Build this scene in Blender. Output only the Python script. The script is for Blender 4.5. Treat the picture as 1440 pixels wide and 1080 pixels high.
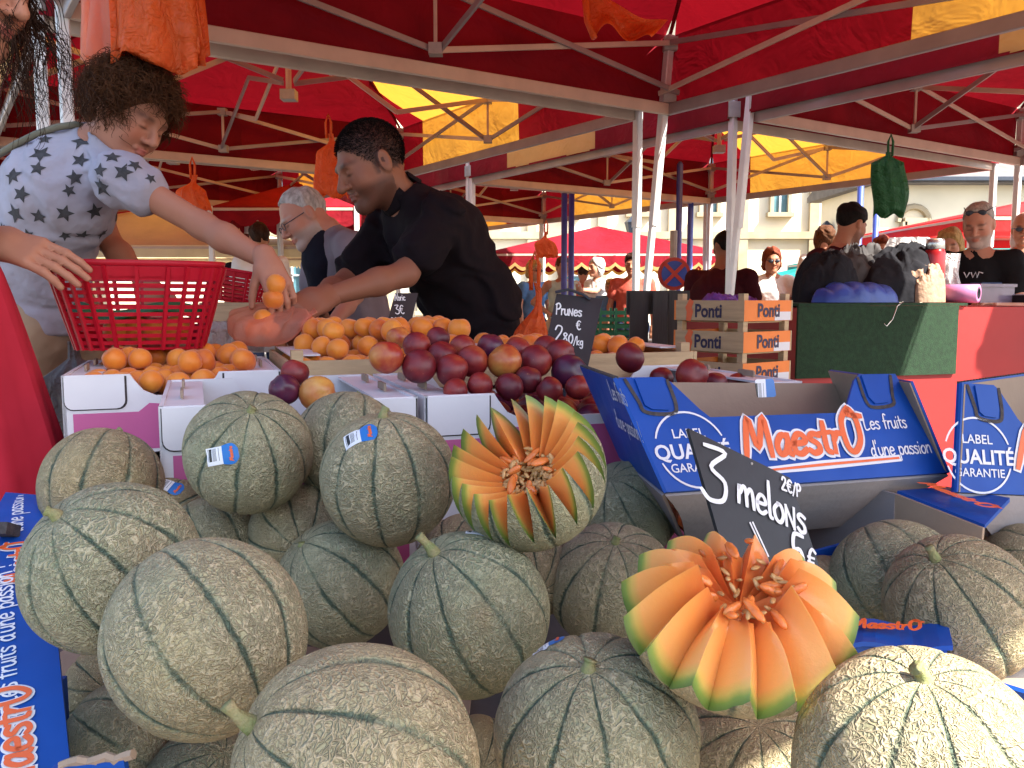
import bpy, bmesh, math, random
import numpy as np
from mathutils import Vector, Matrix
from mathutils.bvhtree import BVHTree
random.seed(7); rng = np.random.default_rng(7)
for o in list(bpy.data.objects): bpy.data.objects.remove(o)
sc = bpy.context.scene
COL = sc.collection
R_ = math.radians
# ---------------------------------------------------------------- camera
CAM = Vector((0, 0, 1.15)); FPX = 1212.0; PITCH = math.atan((540-418)/FPX)
cd = bpy.data.cameras.new('camera'); cam = bpy.data.objects.new('camera', cd); COL.objects.link(cam)
cd.sensor_width = 36; cd.lens = 36*FPX/1440; cd.clip_start = 0.02; cd.clip_end = 600
cam.location = CAM; cam.rotation_euler = (math.pi/2-PITCH, 0, 0); sc.camera = cam
# ---------------------------------------------------------------- sky, sun, exposure
SUN_AZ = R_(34); SUN_EL = R_(48)        # azimuth: degrees behind the camera's right hand
SUN_DIR = Vector((math.cos(SUN_EL)*math.cos(SUN_AZ), -math.cos(SUN_EL)*math.sin(SUN_AZ), math.sin(SUN_EL)))
w = bpy.data.worlds.new('World'); sc.world = w; w.use_nodes = True
nt = w.node_tree; bg = nt.nodes['Background']
sky = nt.nodes.new('ShaderNodeTexSky'); sky.sky_type = 'NISHITA'; sky.sun_disc = False
sky.sun_elevation = SUN_EL; sky.sun_rotation = math.atan2(SUN_DIR.x, SUN_DIR.y)
sky.air_density = 1.0; sky.dust_density = 2.0; sky.altitude = 100
nt.links.new(sky.outputs[0], bg.inputs[0]); bg.inputs[1].default_value = 0.115
sl = bpy.data.lights.new('sun', 'SUN'); sun = bpy.data.objects.new('sun', sl); COL.objects.link(sun)
sl.energy = 5.0; sl.angle = R_(0.5); sl.color = (1, .95, .86)
sun.rotation_euler = SUN_DIR.to_track_quat('Z', 'Y').to_euler(); sun.location = (6, -3, 9)
sc.view_settings.view_transform = 'Standard'; sc.view_settings.look = 'None'
sc.view_settings.exposure = 1.98; sc.view_settings.gamma = 1; sc.view_settings.use_curve_mapping = False
sc.render.engine = 'CYCLES'
sc.cycles.max_bounces = 6; sc.cycles.diffuse_bounces = 3; sc.cycles.glossy_bounces = 2; sc.cycles.transmission_bounces = 4; sc.cycles.transparent_max_bounces = 6; sc.cycles.caustics_reflective = False; sc.cycles.caustics_refractive = False
# ---------------------------------------------------------------- helpers
def ray(px, py):
    u = (px-720)/FPX; v = (540-py)/FPX; c, s = math.cos(PITCH), math.sin(PITCH)
    return Vector((u, c+v*s, -s+v*c))
def P(px, py, d):                     # where a sight line crosses the distance d in front of the stall
    r = ray(px, py); return CAM + r*(d/r.y)
def HP(px, py, z):
    r = ray(px, py); return CAM + r*((z-CAM.z)/r.z)
ROOT = {}
def _link(o): COL.objects.link(o); return o
def tag(o, label, cat, group=None, kind=None):
    if label: o['label'] = label
    if cat: o['category'] = cat
    if group: o['group'] = group
    if kind: o['kind'] = kind
    return o
def thing(name, loc, label, cat, group=None):
    o = bpy.data.objects.new(name, None); _link(o); o.location = loc; o.empty_display_size = .05
    ROOT[o] = Vector(loc); return tag(o, label, cat, group)
def mesh(name, V, F, mat, smooth=False, mi=None):
    me = bpy.data.meshes.new(name)
    me.from_pydata([tuple(v) for v in V], [], [tuple(int(i) for i in f) for f in F])
    for m in (mat if isinstance(mat, (list, tuple)) else [mat]): me.materials.append(m)
    if smooth: me.polygons.foreach_set('use_smooth', [True]*len(me.polygons))
    if mi is not None: me.polygons.foreach_set('material_index', list(mi))
    me.update(); return me
def obj(name, VF, mat, parent=None, smooth=False, mi=None):
    V, F = VF; V = np.asarray([tuple(v) for v in V], float)
    if parent is not None: base = np.array(ROOT[parent])
    else:
        base = (V.min(0)+V.max(0))/2; base[2] = V[:, 2].min()
    o = bpy.data.objects.new(name, mesh(name, V-base, F, mat, smooth, mi)); _link(o)
    if parent is not None: o.parent = parent
    else: o.location = base
    ROOT[o] = Vector(base); return o
def inst(name, me, mtx, parent=None):
    o = bpy.data.objects.new(name, me); _link(o)
    if parent is not None:
        o.parent = parent; mtx = Matrix.Translation(-ROOT[parent]) @ mtx; ROOT[o] = ROOT[parent]
    o.matrix_basis = mtx; return o
def join(*L):
    V = []; F = []
    for v, f in L:
        n = len(V); V += [tuple(x) for x in v]; F += [tuple(i+n for i in g) for g in f]
    return V, F
BF = [(0,3,2,1),(4,5,6,7),(0,1,5,4),(1,2,6,5),(2,3,7,6),(3,0,4,7)]
def hexa(a, b, c, d, e, f, g, h): return [a,b,c,d,e,f,g,h], BF
def box(c, s, M=None):
    M = M or Matrix.Identity(3); c = Vector(c); x, y, z = s[0]/2, s[1]/2, s[2]/2
    return [c + M @ Vector(p) for p in ((-x,-y,-z),(x,-y,-z),(x,y,-z),(-x,y,-z),(-x,-y,z),(x,-y,z),(x,y,z),(-x,y,z))], BF
def bar(p, q, w, h, up=(0, 0, 1)):
    p, q = Vector(p), Vector(q); d = (q-p).normalized(); s = d.cross(Vector(up))
    if s.length < 1e-4: s = d.cross(Vector((1, 0, 0)))
    s.normalize(); u = s.cross(d).normalized(); s = s*w/2; u = u*h/2
    return [p-s-u, q-s-u, q+s-u, p+s-u, p-s+u, q-s+u, q+s+u, p+s+u], BF
def bbar(p, q, w, h, up=(0, 0, 1), b=.12):      # bar with chamfered long edges
    p, q = Vector(p), Vector(q); d = (q-p).normalized(); s = d.cross(Vector(up))
    if s.length < 1e-4: s = d.cross(Vector((1, 0, 0)))
    s.normalize(); u = s.cross(d).normalized(); c = b*min(w, h); a, e = w/2, h/2
    pr = [(-a+c,-e),(a-c,-e),(a,-e+c),(a,e-c),(a-c,e),(-a+c,e),(-a,e-c),(-a,-e+c)]
    V = [p+s*x+u*y for x, y in pr]+[q+s*x+u*y for x, y in pr]
    return V, [tuple(range(7,-1,-1)), tuple(range(8,16))]+[(i,(i+1)%8,8+(i+1)%8,8+i) for i in range(8)]
def tube(pts, r, n=8, cap=True):
    pts = [Vector(p) for p in pts]; m = len(pts); rs = r if isinstance(r, (list, tuple)) else [r]*m
    V = []; F = []; pu = None
    for i, p in enumerate(pts):
        t = (pts[min(i+1, m-1)]-pts[max(i-1, 0)]).normalized()
        if pu is None:
            pu = t.orthogonal().normalized()
        pu = (pu - t*pu.dot(t)).normalized(); pv = t.cross(pu)
        for k in range(n):
            a = 2*math.pi*k/n; V.append(p+(pu*math.cos(a)+pv*math.sin(a))*rs[i])
    for i in range(m-1):
        for k in range(n):
            a, b = i*n+k, i*n+(k+1)%n; F.append((a, b, b+n, a+n))
    if cap: F.append(tuple(range(n-1, -1, -1))); F.append(tuple(range((m-1)*n, m*n)))
    return V, F
def prism(pts, o, ax, ay, t):         # outline in a plane, given a thickness towards ax x ay
    o, ax, ay = Vector(o), Vector(ax), Vector(ay); nz = ax.cross(ay).normalized()*t; n = len(pts)
    V = [o+ax*x+ay*y for x, y in pts]+[o+ax*x+ay*y+nz for x, y in pts]
    return V, [tuple(range(n-1, -1, -1)), tuple(range(n, 2*n))]+[(i, (i+1) % n, n+(i+1) % n, n+i) for i in range(n)]
def ellips(c, r, nu=16, nv=10, M=None):
    M = M or Matrix.Identity(3); V = [Vector(c)+M@Vector((0, 0, -r[2]))]; F = []
    for j in range(1, nv):
        a = -math.pi/2+math.pi*j/nv
        for i in range(nu):
            b = 2*math.pi*i/nu; V.append(Vector(c)+M@Vector((r[0]*math.cos(a)*math.cos(b), r[1]*math.cos(a)*math.sin(b), r[2]*math.sin(a))))
    V.append(Vector(c)+M@Vector((0, 0, r[2])))
    for i in range(nu): F.append((0, 1+(i+1) % nu, 1+i))
    for j in range(nv-2):
        for i in range(nu):
            a = 1+j*nu+i; b = 1+j*nu+(i+1) % nu; F.append((a, b, b+nu, a+nu))
    l = len(V)-1
    for i in range(nu): F.append((l, l-nu+i, l-nu+(i+1) % nu))
    return V, F
def gridsurf(fn, nu, nv):
    V = [fn(i/nu, j/nv) for j in range(nv+1) for i in range(nu+1)]
    F = [(j*(nu+1)+i, j*(nu+1)+i+1, (j+1)*(nu+1)+i+1, (j+1)*(nu+1)+i) for j in range(nv) for i in range(nu)]
    return V, F
def solid(VF, t, nrm=None):           # gives a sheet a thickness (grid sheets only)
    V, F = VF; me = bpy.data.meshes.new('t'); me.from_pydata([tuple(v) for v in V], [], F); bm = bmesh.new(); bm.from_mesh(me)
    bmesh.ops.recalc_face_normals(bm, faces=bm.faces); bmesh.ops.solidify(bm, geom=bm.faces, thickness=t)
    out = [tuple(v.co) for v in bm.verts]; bm.verts.index_update(); ff = [tuple(v.index for v in f.verts) for f in bm.faces]
    bm.free(); bpy.data.meshes.remove(me); return out, ff
def nz3(x, y, z, f=1.0, s=0.0):       # cheap smooth noise
    return (math.sin(f*(1.7*x+.9*y)+s)+math.sin(f*(-1.1*y+1.9*z)+2.1*s+1)+math.sin(f*(1.3*z-1.5*x+.7*y)+.7*s+2))/3
# ---------------------------------------------------------------- materials
def new_mat(name):
    m = bpy.data.materials.new(name); m.use_nodes = True
    return m, m.node_tree, m.node_tree.nodes['Principled BSDF']
def N(nt, typ, **kw):
    n = nt.nodes.new(typ)
    for k, v in kw.items():
        if k in n.inputs.keys() if isinstance(k, str) else False: n.inputs[k].default_value = v
        else: setattr(n, k, v)
    return n
def ramp(nt, src, stops):
    r = nt.nodes.new('ShaderNodeValToRGB'); e = r.color_ramp.elements
    while len(e) < len(stops): e.new(.5)
    for i, (p, c) in enumerate(stops):
        e[i].position = p; e[i].color = (c, c, c, 1) if isinstance(c, (int, float)) else tuple(c)+(1,)
    nt.links.new(src, r.inputs[0]); return r
def mix(nt, fac, a, b, typ='MIX'):
    m = nt.nodes.new('ShaderNodeMix'); m.data_type = 'RGBA'; m.blend_type = typ
    for s, v in ((0, fac), (6, a), (7, b)):
        if isinstance(v, bpy.types.NodeSocket): nt.links.new(v, m.inputs[s])
        else: m.inputs[s].default_value = v if s == 0 else (tuple(v)+(1,))
    return m.outputs[2]
def math_(nt, op, a, b=None, c=None):
    m = nt.nodes.new('ShaderNodeMath'); m.operation = op
    for i, v in enumerate((a, b, c)):
        if v is None: continue
        if isinstance(v, bpy.types.NodeSocket): nt.links.new(v, m.inputs[i])
        else: m.inputs[i].default_value = v
    return m.outputs[0]
def noise(nt, vec, scale, detail=4, rough=.55, dist=0):
    n = nt.nodes.new('ShaderNodeTexNoise'); n.inputs['Scale'].default_value = scale; n.inputs['Detail'].default_value = detail
    n.inputs['Roughness'].default_value = rough; n.inputs['Distortion'].default_value = dist
    if vec is not None: nt.links.new(vec, n.inputs['Vector'])
    return n.outputs[0]
def coords(nt, scale=(1, 1, 1)):
    t = nt.nodes.new('ShaderNodeTexCoord'); mp = nt.nodes.new('ShaderNodeMapping'); mp.inputs['Scale'].default_value = scale
    nt.links.new(t.outputs['Object'], mp.inputs[0]); return mp.outputs[0]
def bump(nt, h, strength, dist, nrm=None):
    b = nt.nodes.new('ShaderNodeBump'); b.inputs['Strength'].default_value = strength; b.inputs['Distance'].default_value = dist
    nt.links.new(h, b.inputs['Height'])
    if nrm is not None: nt.links.new(nrm, b.inputs['Normal'])
    return b.outputs[0]
def plain(name, c, rough=.6, var=.2, scale=12, bmp=.15, bscale=80, stretch=(1, 1, 1), metal=0, sss=0, spec=.5, c2=None, wob=.004):
    m, nt, b = new_mat(name); v = coords(nt, stretch)
    n = noise(nt, v, scale, 3); d = c2 or tuple(x*(1-var) for x in c); l = tuple(min(1, x*(1+var*.6)) for x in c) if c2 is None else c
    col = ramp(nt, n, [(.3, d), (.7, l)])
    nt.links.new(col.outputs[0], b.inputs['Base Color']); b.inputs['Roughness'].default_value = rough
    b.inputs['Metallic'].default_value = metal; b.inputs['Specular IOR Level'].default_value = spec
    if sss > .25: b.inputs['Subsurface Weight'].default_value = sss; b.inputs['Subsurface Radius'].default_value = (.02, .008, .004); b.inputs['Subsurface Scale'].default_value = .5
    if bmp: nt.links.new(bump(nt, noise(nt, v, bscale, 2), bmp, wob), b.inputs['Normal'])
    return m
def cloth(name, c, trans=.45, tc=None, var=.12, wr=.3, wscale=9, rough=.8):   # woven fabric or film that lets light through
    m, nt, b = new_mat(name); v = coords(nt)
    col = ramp(nt, noise(nt, v, 3, 4), [(.3, tuple(x*(1-var) for x in c)), (.7, tuple(min(1, x*(1+var)) for x in c))])
    h = noise(nt, v, wscale, 3, .6, .6); nb = bump(nt, h, wr, .03)
    b.inputs['Roughness'].default_value = rough; b.inputs['Specular IOR Level'].default_value = .25
    nt.links.new(col.outputs[0], b.inputs['Base Color']); nt.links.new(nb, b.inputs['Normal'])
    t = nt.nodes.new('ShaderNodeBsdfTranslucent'); t.inputs[0].default_value = tuple(tc or c)+(1,); nt.links.new(nb, t.inputs['Normal'])
    mx = nt.nodes.new('ShaderNodeMixShader'); mx.inputs[0].default_value = trans
    nt.links.new(b.outputs[0], mx.inputs[1]); nt.links.new(t.outputs[0], mx.inputs[2])
    nt.links.new(mx.outputs[0], nt.nodes['Material Output'].inputs[0]); return m
M = {}
M['asphalt'] = plain('asphalt', (.16, .15, .14), .9, .3, 2, .4, 120)
M['red_fab'] = cloth('red_canopy_fabric', (.27, .006, .016), .30, (.185, .003, .007), .28, .7, 5)
M['yel_fab'] = cloth('yellow_canopy_fabric', (.70, .46, .18), .42, (.66, .30, .03), .15, .6, 5)
M['cream_fab'] = cloth('cream_canopy_fabric', (.75, .66, .45), .35, (.8, .66, .4))
M['teal_fab'] = cloth('teal_canopy_fabric', (.02, .28, .25), .3, (.03, .35, .3))
M['bright_red_fab'] = cloth('scarlet_canopy_fabric', (.62, .03, .03), .35, (.75, .03, .03))
M['alu'] = plain('painted_frame_bar', (.60, .46, .36), .45, .15, 6, .05, 60)
M['alu_grey'] = plain('grey_frame_bar', (.34, .28, .27), .42, .15, 6, .05, 60, metal=.2)
M['white_leg'] = plain('white_leg', (.72, .70, .68), .35, .1, 8, .05, 50, metal=.15)
M['plastic_grey'] = plain('grey_bracket', (.42, .38, .34), .5, .15, 20, .1)
M['orange_bag'] = cloth('orange_bag_film', (.85, .17, .04), .5, (.95, .20, .04), .15, .8, 26, .35)
M['salmon_bag'] = cloth('salmon_bag_film', (1.0, .60, .46), .62, (1.0, .58, .42), .04, .3, 45, .2)
_n = M['salmon_bag'].node_tree; _m = _n.nodes.new('ShaderNodeMixShader'); _m.inputs[0].default_value = .5; _t = _n.nodes.new('ShaderNodeBsdfTransparent'); _t.inputs[0].default_value = (1, .72, .62, 1); _s = _n.nodes['Material Output'].inputs[0].links[0].from_socket; _n.links.new(_s, _m.inputs[1]); _n.links.new(_t.outputs[0], _m.inputs[2]); _n.links.new(_m.outputs[0], _n.nodes['Material Output'].inputs[0])
M['green_bag'] = cloth('green_bag_film', (.02, .10, .03), .3, (.04, .25, .06), .2, .8, 24, .35)
M['white_bag'] = cloth('white_bag_film', (.75, .73, .72), .4, (.8, .78, .75), .08, .8, 26, .35)
M['grey_bag'] = cloth('grey_bag_film', (.22, .20, .19), .35, (.25, .22, .2), .2, .8, 20, .35)
M['white_card'] = plain('white_card', (.70, .68, .70), .55, .06, 6, .08, 90)
M['pink_print'] = plain('pink_print', (.52, .10, .27), .5, .08, 6, .06, 90)
M['brown_card'] = plain('brown_card', (.33, .24, .17), .8, .15, 8, .15, 120)
M['grey_card'] = plain('grey_card', (.30, .27, .27), .8, .15, 8, .15, 120)
M['blue_print'] = plain('blue_print', (.005, .066, .34), .5, .18, 7, .25, 14, wob=.012, spec=.3)
M['blue_edge'] = plain('corrugated_edge', (.06, .05, .05), .9, .4, 150, .3, 200)
M['white_print'] = plain('white_print', (.72, .72, .76), .5, .06)
M['orange_print'] = plain('orange_print', (.78, .13, .03), .5, .06)
M['chalk'] = plain('chalk_stroke', (.78, .78, .78), .8, .12, 60, .1)
M['slate'] = plain('slate', (.022, .023, .027), .55, .35, 9, .12, 60)
M['green_print'] = plain('olive_print', (.35, .36, .05), .5, .06)
M['wood'] = plain('pale_wood', (.52, .36, .20), .7, .22, 6, .2, 40, (1, 1, 9))
M['wood_orange'] = plain('orange_printed_wood', (.80, .20, .02), .55, .12, 6, .15, 40)
M['wood_dark'] = plain('dark_stained_wood', (.035, .028, .026), .7, .5, 6, .4, 40, (4, 4, .6))
M['ink'] = plain('ink', (.03, .02, .06), .6, .1)
M['table'] = plain('table_board', (.10, .09, .09), .7, .25)
M['table_cloth'] = plain('dark_red_cloth', (.22, .015, .02), .85, .2, 8, .3, 30)
M['blue_cloth'] = plain('navy_cloth', (.02, .035, .09), .85, .2, 8, .3, 30)
M['red_plastic'] = cloth('red_plastic', (.55, .012, .03), .22, (.8, .02, .03), .12, .05, 20, .35)
M['green_plastic'] = plain('green_plastic', (.01, .18, .06), .4, .2, 10, .05)
M['red_skirt'] = plain('red_stall_skirt', (.34, .010, .008), .6, .15, 3, .15, 8, wob=.01)
M['turf'] = plain('green_carpet', (.010, .034, .012), .95, .35, 60, .5, 300)
M['blue_post'] = plain('blue_post', (.06, .10, .42), .4, .15)
M['cream_wall'] = plain('cream_render', (.86, .76, .56), .9, .1, .8, .2, 20)
M['stone'] = plain('stone_trim', (.42, .34, .22), .9, .2, 2, .3, 20)
M['slate_roof'] = plain('grey_slate_roof', (.16, .14, .13), .8, .3, 3, .3, 12)
M['glass_dark'] = plain('window_glass', (.10, .22, .26), .15, .3, 3, 0)
M['metal_dark'] = plain('dark_metal', (.03, .04, .06), .45, .2)
M['stem'] = plain('melon_stem', (.20, .23, .09), .8, .35, 90, .6, 250, c2=(.30, .25, .13), spec=.2)
M['seed'] = plain('melon_seed', (.66, .38, .14), .35, .3, 60, .1, c2=(.42, .20, .06))
M['pulp'] = plain('melon_pulp', (.80, .22, .05), .25, .3, 50, .5, 120, sss=.3)
def melon_material(name, flesh=False):
    m, nt, b = new_mat(name); L = nt.links
    tc = nt.nodes.new('ShaderNodeTexCoord'); oc = tc.outputs['Object']
    oi = nt.nodes.new('ShaderNodeObjectInfo'); rnd = oi.outputs['Random']
    sep = nt.nodes.new('ShaderNodeSeparateXYZ'); L.new(oc, sep.inputs[0])
    # shifted coords so every melon has its own net
    sh = nt.nodes.new('ShaderNodeVectorMath'); sh.operation = 'SCALE'; sh.inputs[0].default_value = (3.1, 5.7, 2.3); L.new(rnd, sh.inputs['Scale'])
    ad = nt.nodes.new('ShaderNodeVectorMath'); ad.operation = 'ADD'; L.new(oc, ad.inputs[0]); L.new(sh.outputs[0], ad.inputs[1]); v = ad.outputs[0]
    # warp
    wn = nt.nodes.new('ShaderNodeTexNoise'); wn.inputs['Scale'].default_value = 55; wn.inputs['Detail'].default_value = 3; L.new(v, wn.inputs['Vector'])
    wa = nt.nodes.new('ShaderNodeVectorMath'); wa.operation = 'MULTIPLY_ADD'; L.new(wn.outputs['Color'], wa.inputs[0]); wa.inputs[1].default_value = (.020,)*3; L.new(v, wa.inputs[2])
    def net(scale, st, lo, hi):
        mp = nt.nodes.new('ShaderNodeMapping'); mp.inputs['Scale'].default_value = st; L.new(wa.outputs[0], mp.inputs[0])
        vo = nt.nodes.new('ShaderNodeTexVoronoi'); vo.feature = 'DISTANCE_TO_EDGE'; vo.inputs['Scale'].default_value = scale; L.new(mp.outputs[0], vo.inputs['Vector'])
        return ramp(nt, vo.outputs['Distance'], [(lo, 1), (hi, 0)]).outputs[0]
    n1 = net(185, (1.4, 1.4, .40), .03, .17); n2 = net(300, (.9, .9, .7), .02, .15); n3 = net(190, (.5, .5, 1.3), .03, .17)
    msk = ramp(nt, noise(nt, v, 11, 3), [(.40, 0), (.60, 1)]).outputs[0]
    nn = mix(nt, msk, n1, n3); netm = math_(nt, 'MAXIMUM', nn, math_(nt, 'MULTIPLY', n2, .6))
    dens = ramp(nt, noise(nt, v, 16, 3), [(.30, .5), (.52, 1)]).outputs[0]; netm = math_(nt, 'MULTIPLY', netm, dens)
    # sutures: ten meridian stripes
    lon = math_(nt, 'ARCTAN2', sep.outputs[1], sep.outputs[0])
    lonw = math_(nt, 'ADD', lon, math_(nt, 'MULTIPLY', math_(nt, 'SUBTRACT', noise(nt, v, 30, 3), .5), .10))
    s = math_(nt, 'ABSOLUTE', math_(nt, 'SINE', math_(nt, 'MULTIPLY', lonw, 5)))
    s2 = math_(nt, 'ADD', s, math_(nt, 'MULTIPLY', math_(nt, 'SUBTRACT', noise(nt, v, 160, 3), .5), .28))
    stripe = ramp(nt, s2, [(.07, 1), (.19, 0)]).outputs[0]
    halo = ramp(nt, s, [(.1, 1), (.42, 0)]).outputs[0]
    brk = ramp(nt, noise(nt, v, 20, 2), [(.36, .4), (.54, 1)]).outputs[0]; stripe = math_(nt, 'MULTIPLY', stripe, brk)
    # colours
    base = ramp(nt, noise(nt, v, 9, 4), [(.25, (.23, .245, .15)), (.5, (.34, .32, .20)), (.75, (.47, .385, .21))]).outputs[0]
    gr = ramp(nt, rnd, [(0, (.60, .74, .66)), (.3, (.85, .92, .85)), (.65, (1, .94, .84)), (1, (1.0, .84, .64))]).outputs[0]
    base = mix(nt, .75, base, gr, 'MULTIPLY')
    base = mix(nt, math_(nt, 'MULTIPLY', halo, .45), base, (.17, .25, .15))
    ridge = mix(nt, noise(nt, v, 14, 3), (.44, .355, .23), (.62, .52, .36))
    ridge = mix(nt, .55, ridge, gr, 'MULTIPLY')
    col = mix(nt, math_(nt, 'MULTIPLY', netm, .72), base, ridge)
    col = mix(nt, math_(nt, 'MULTIPLY', stripe, .85), col, (.045, .085, .06))
    # ground spot: brown, rough blotch; small dark scars, deepened to paint in net shading
    blot = ramp(nt, noise(nt, v, 7, 4), [(.62, 0), (.74, 1)]).outputs[0]
    col = mix(nt, math_(nt, 'MULTIPLY', blot, .5), col, (.30, .19, .09))
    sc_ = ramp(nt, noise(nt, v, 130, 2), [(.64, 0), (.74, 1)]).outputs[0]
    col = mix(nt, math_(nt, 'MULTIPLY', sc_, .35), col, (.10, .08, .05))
    L.new(col, b.inputs['Base Color']); b.inputs['Roughness'].default_value = .62; b.inputs['Specular IOR Level'].default_value = .35
    hgt = math_(nt, 'SUBTRACT', math_(nt, 'ADD', netm, math_(nt, 'MULTIPLY', noise(nt, v, 300, 3), .25)), math_(nt, 'MULTIPLY', stripe, .7))
    L.new(bump(nt, hgt, 1.0, .0026), b.inputs['Normal'])
    return m
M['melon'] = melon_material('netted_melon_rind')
def flesh_material(R):
    m, nt, b = new_mat('melon_flesh'); L = nt.links
    tc = nt.nodes.new('ShaderNodeTexCoord'); at = nt.nodes.new('ShaderNodeAttribute'); at.attribute_name = 'ripe'
    r = math_(nt, 'ADD', at.outputs['Fac'], math_(nt, 'MULTIPLY', math_(nt, 'SUBTRACT', noise(nt, tc.outputs['Object'], 60, 2), .5), .03))
    c = ramp(nt, r, [(.30, (.74, .19, .045)), (.55, (.86, .33, .08)), (.84, (.88, .42, .13)), (.90, (.66, .47, .12)), (.945, (.24, .33, .07)), (.99, (.12, .20, .05))]).outputs[0]
    c = mix(nt, noise(nt, tc.outputs['Object'], 35, 4), c, (.88, .30, .08)) if False else c
    L.new(c, b.inputs['Base Color']); b.inputs['Roughness'].default_value = .32
    b.inputs['Subsurface Weight'].default_value = .35; b.inputs['Subsurface Radius'].default_value = (.012, .004, .0015); b.inputs['Subsurface Scale'].default_value = .6
    mp = coords(nt); L.new(bump(nt, noise(nt, mp, 220, 4, .6), .25, .001), b.inputs['Normal']); return m
M['flesh'] = flesh_material(.078)
def fruit_material(name, stops, scale=14, rough=.4, fuzz=0):
    m, nt, b = new_mat(name); L = nt.links
    tc = nt.nodes.new('ShaderNodeTexCoord'); oi = nt.nodes.new('ShaderNodeObjectInfo')
    sh = nt.nodes.new('ShaderNodeVectorMath'); sh.operation = 'SCALE'; sh.inputs[0].default_value = (7, 3, 5); L.new(oi.outputs['Random'], sh.inputs['Scale'])
    ad = nt.nodes.new('ShaderNodeVectorMath'); ad.operation = 'ADD'; L.new(tc.outputs['Object'], ad.inputs[0]); L.new(sh.outputs[0], ad.inputs[1])
    n = math_(nt, 'ADD', noise(nt, ad.outputs[0], scale, 4, .6), math_(nt, 'MULTIPLY', math_(nt, 'SUBTRACT', oi.outputs['Random'], .5), .18))
    c = ramp(nt, n, stops).outputs[0]
    sp = ramp(nt, noise(nt, ad.outputs[0], 190, 2), [(.68, 0), (.78, .35)]).outputs[0]; c = mix(nt, sp, c, (.65, .30, .12))
    L.new(c, b.inputs['Base Color']); b.inputs['Roughness'].default_value = rough
    if fuzz: b.inputs['Sheen Weight'].default_value = fuzz; b.inputs['Sheen Roughness'].default_value = .5
    L.new(bump(nt, noise(nt, ad.outputs[0], 90, 3), .12, .002), b.inputs['Normal']); return m
M['plum'] = fruit_material('red_plum', [(.25, (.07, .008, .02)), (.45, (.16, .012, .018)), (.62, (.26, .022, .018)), (.88, (.42, .12, .04))], 14, .42)
M['plum_y'] = fruit_material('yellow_red_plum', [(.3, (.34, .03, .02)), (.48, (.50, .16, .04)), (.7, (.62, .34, .08))], 14, .33)
M['plum_p'] = fruit_material('purple_plum', [(.3, (.03, .008, .03)), (.5, (.09, .012, .04)), (.75, (.22, .03, .03))], 14, .35)
M['apricot'] = fruit_material('apricot', [(.28, (.60, .12, .012)), (.45, (.76, .22, .015)), (.7, (.82, .30, .03))], 12, .5, .25)
def brick_material():
    m, nt, b = new_mat('brick_wall'); v = coords(nt); L = nt.links
    sp = nt.nodes.new('ShaderNodeSeparateXYZ'); L.new(v, sp.inputs[0]); cb = nt.nodes.new('ShaderNodeCombineXYZ')
    L.new(math_(nt, 'ADD', sp.outputs[0], sp.outputs[1]), cb.inputs[0]); L.new(sp.outputs[2], cb.inputs[1])
    t = nt.nodes.new('ShaderNodeTexBrick'); L.new(cb.outputs[0], t.inputs['Vector']); t.inputs['Scale'].default_value = 3.2
    t.inputs['Color1'].default_value = (.40, .17, .11, 1); t.inputs['Color2'].default_value = (.52, .26, .16, 1); t.inputs['Mortar'].default_value = (.55, .45, .36, 1); t.inputs['Mortar Size'].default_value = .018
    L.new(t.outputs[0], b.inputs['Base Color']); b.inputs['Roughness'].default_value = .9; return m
M['brick'] = brick_material()
def sticker_material():
    m, nt, b = new_mat('melon_sticker'); L = nt.links
    uv = nt.nodes.new('ShaderNodeUVMap'); sp = nt.nodes.new('ShaderNodeSeparateXYZ'); L.new(uv.outputs[0], sp.inputs[0]); u, v = sp.outputs[0], sp.outputs[1]
    w_ = nt.nodes.new('ShaderNodeTexWhiteNoise'); w_.noise_dimensions = '1D'; L.new(math_(nt, 'FLOOR', math_(nt, 'MULTIPLY', u, 62)), w_.inputs['W'])
    barc = math_(nt, 'GREATER_THAN', w_.outputs[0], .5)
    inb = math_(nt, 'MULTIPLY', math_(nt, 'LESS_THAN', u, .47), math_(nt, 'GREATER_THAN', u, .05)); inb = math_(nt, 'MULTIPLY', inb, math_(nt, 'GREATER_THAN', v, .22)); inb = math_(nt, 'MULTIPLY', inb, math_(nt, 'LESS_THAN', v, .93))
    c = mix(nt, math_(nt, 'GREATER_THAN', u, .52), (.78, .78, .8), (.015, .16, .50))
    c = mix(nt, math_(nt, 'MULTIPLY', barc, inb), c, (.02, .02, .02))
    L.new(c, b.inputs['Base Color']); b.inputs['Roughness'].default_value = .35; return m
M['sticker'] = sticker_material()
def skin_material():
    m, nt, b = new_mat('skin'); L = nt.links
    at = nt.nodes.new('ShaderNodeAttribute'); at.attribute_name = 'tint'
    v = coords(nt); c = mix(nt, math_(nt, 'MULTIPLY', noise(nt, v, 30, 4), .3), at.outputs['Color'], (.35, .10, .06))
    L.new(c, b.inputs['Base Color']); b.inputs['Roughness'].default_value = .58; b.inputs['Specular IOR Level'].default_value = .35
    L.new(bump(nt, noise(nt, v, 260, 3), .12, .0015), b.inputs['Normal']); return m
M['skin'] = skin_material()
def hair_mat(name, c, c2): return plain(name, c, .75, .4, 60, .5, 220, (1, 1, .35), c2=c2, wob=.003, spec=.15)
M['hair_black'] = hair_mat('black_hair', (.012, .009, .008), (.004, .003, .003))
M['hair_brown'] = hair_mat('brown_hair', (.13, .05, .02), (.03, .012, .005))
M['hair_dark'] = hair_mat('dark_brown_hair', (.05, .022, .012), (.012, .006, .004))
M['hair_red'] = hair_mat('red_hair', (.22, .05, .02), (.07, .015, .008))
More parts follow.
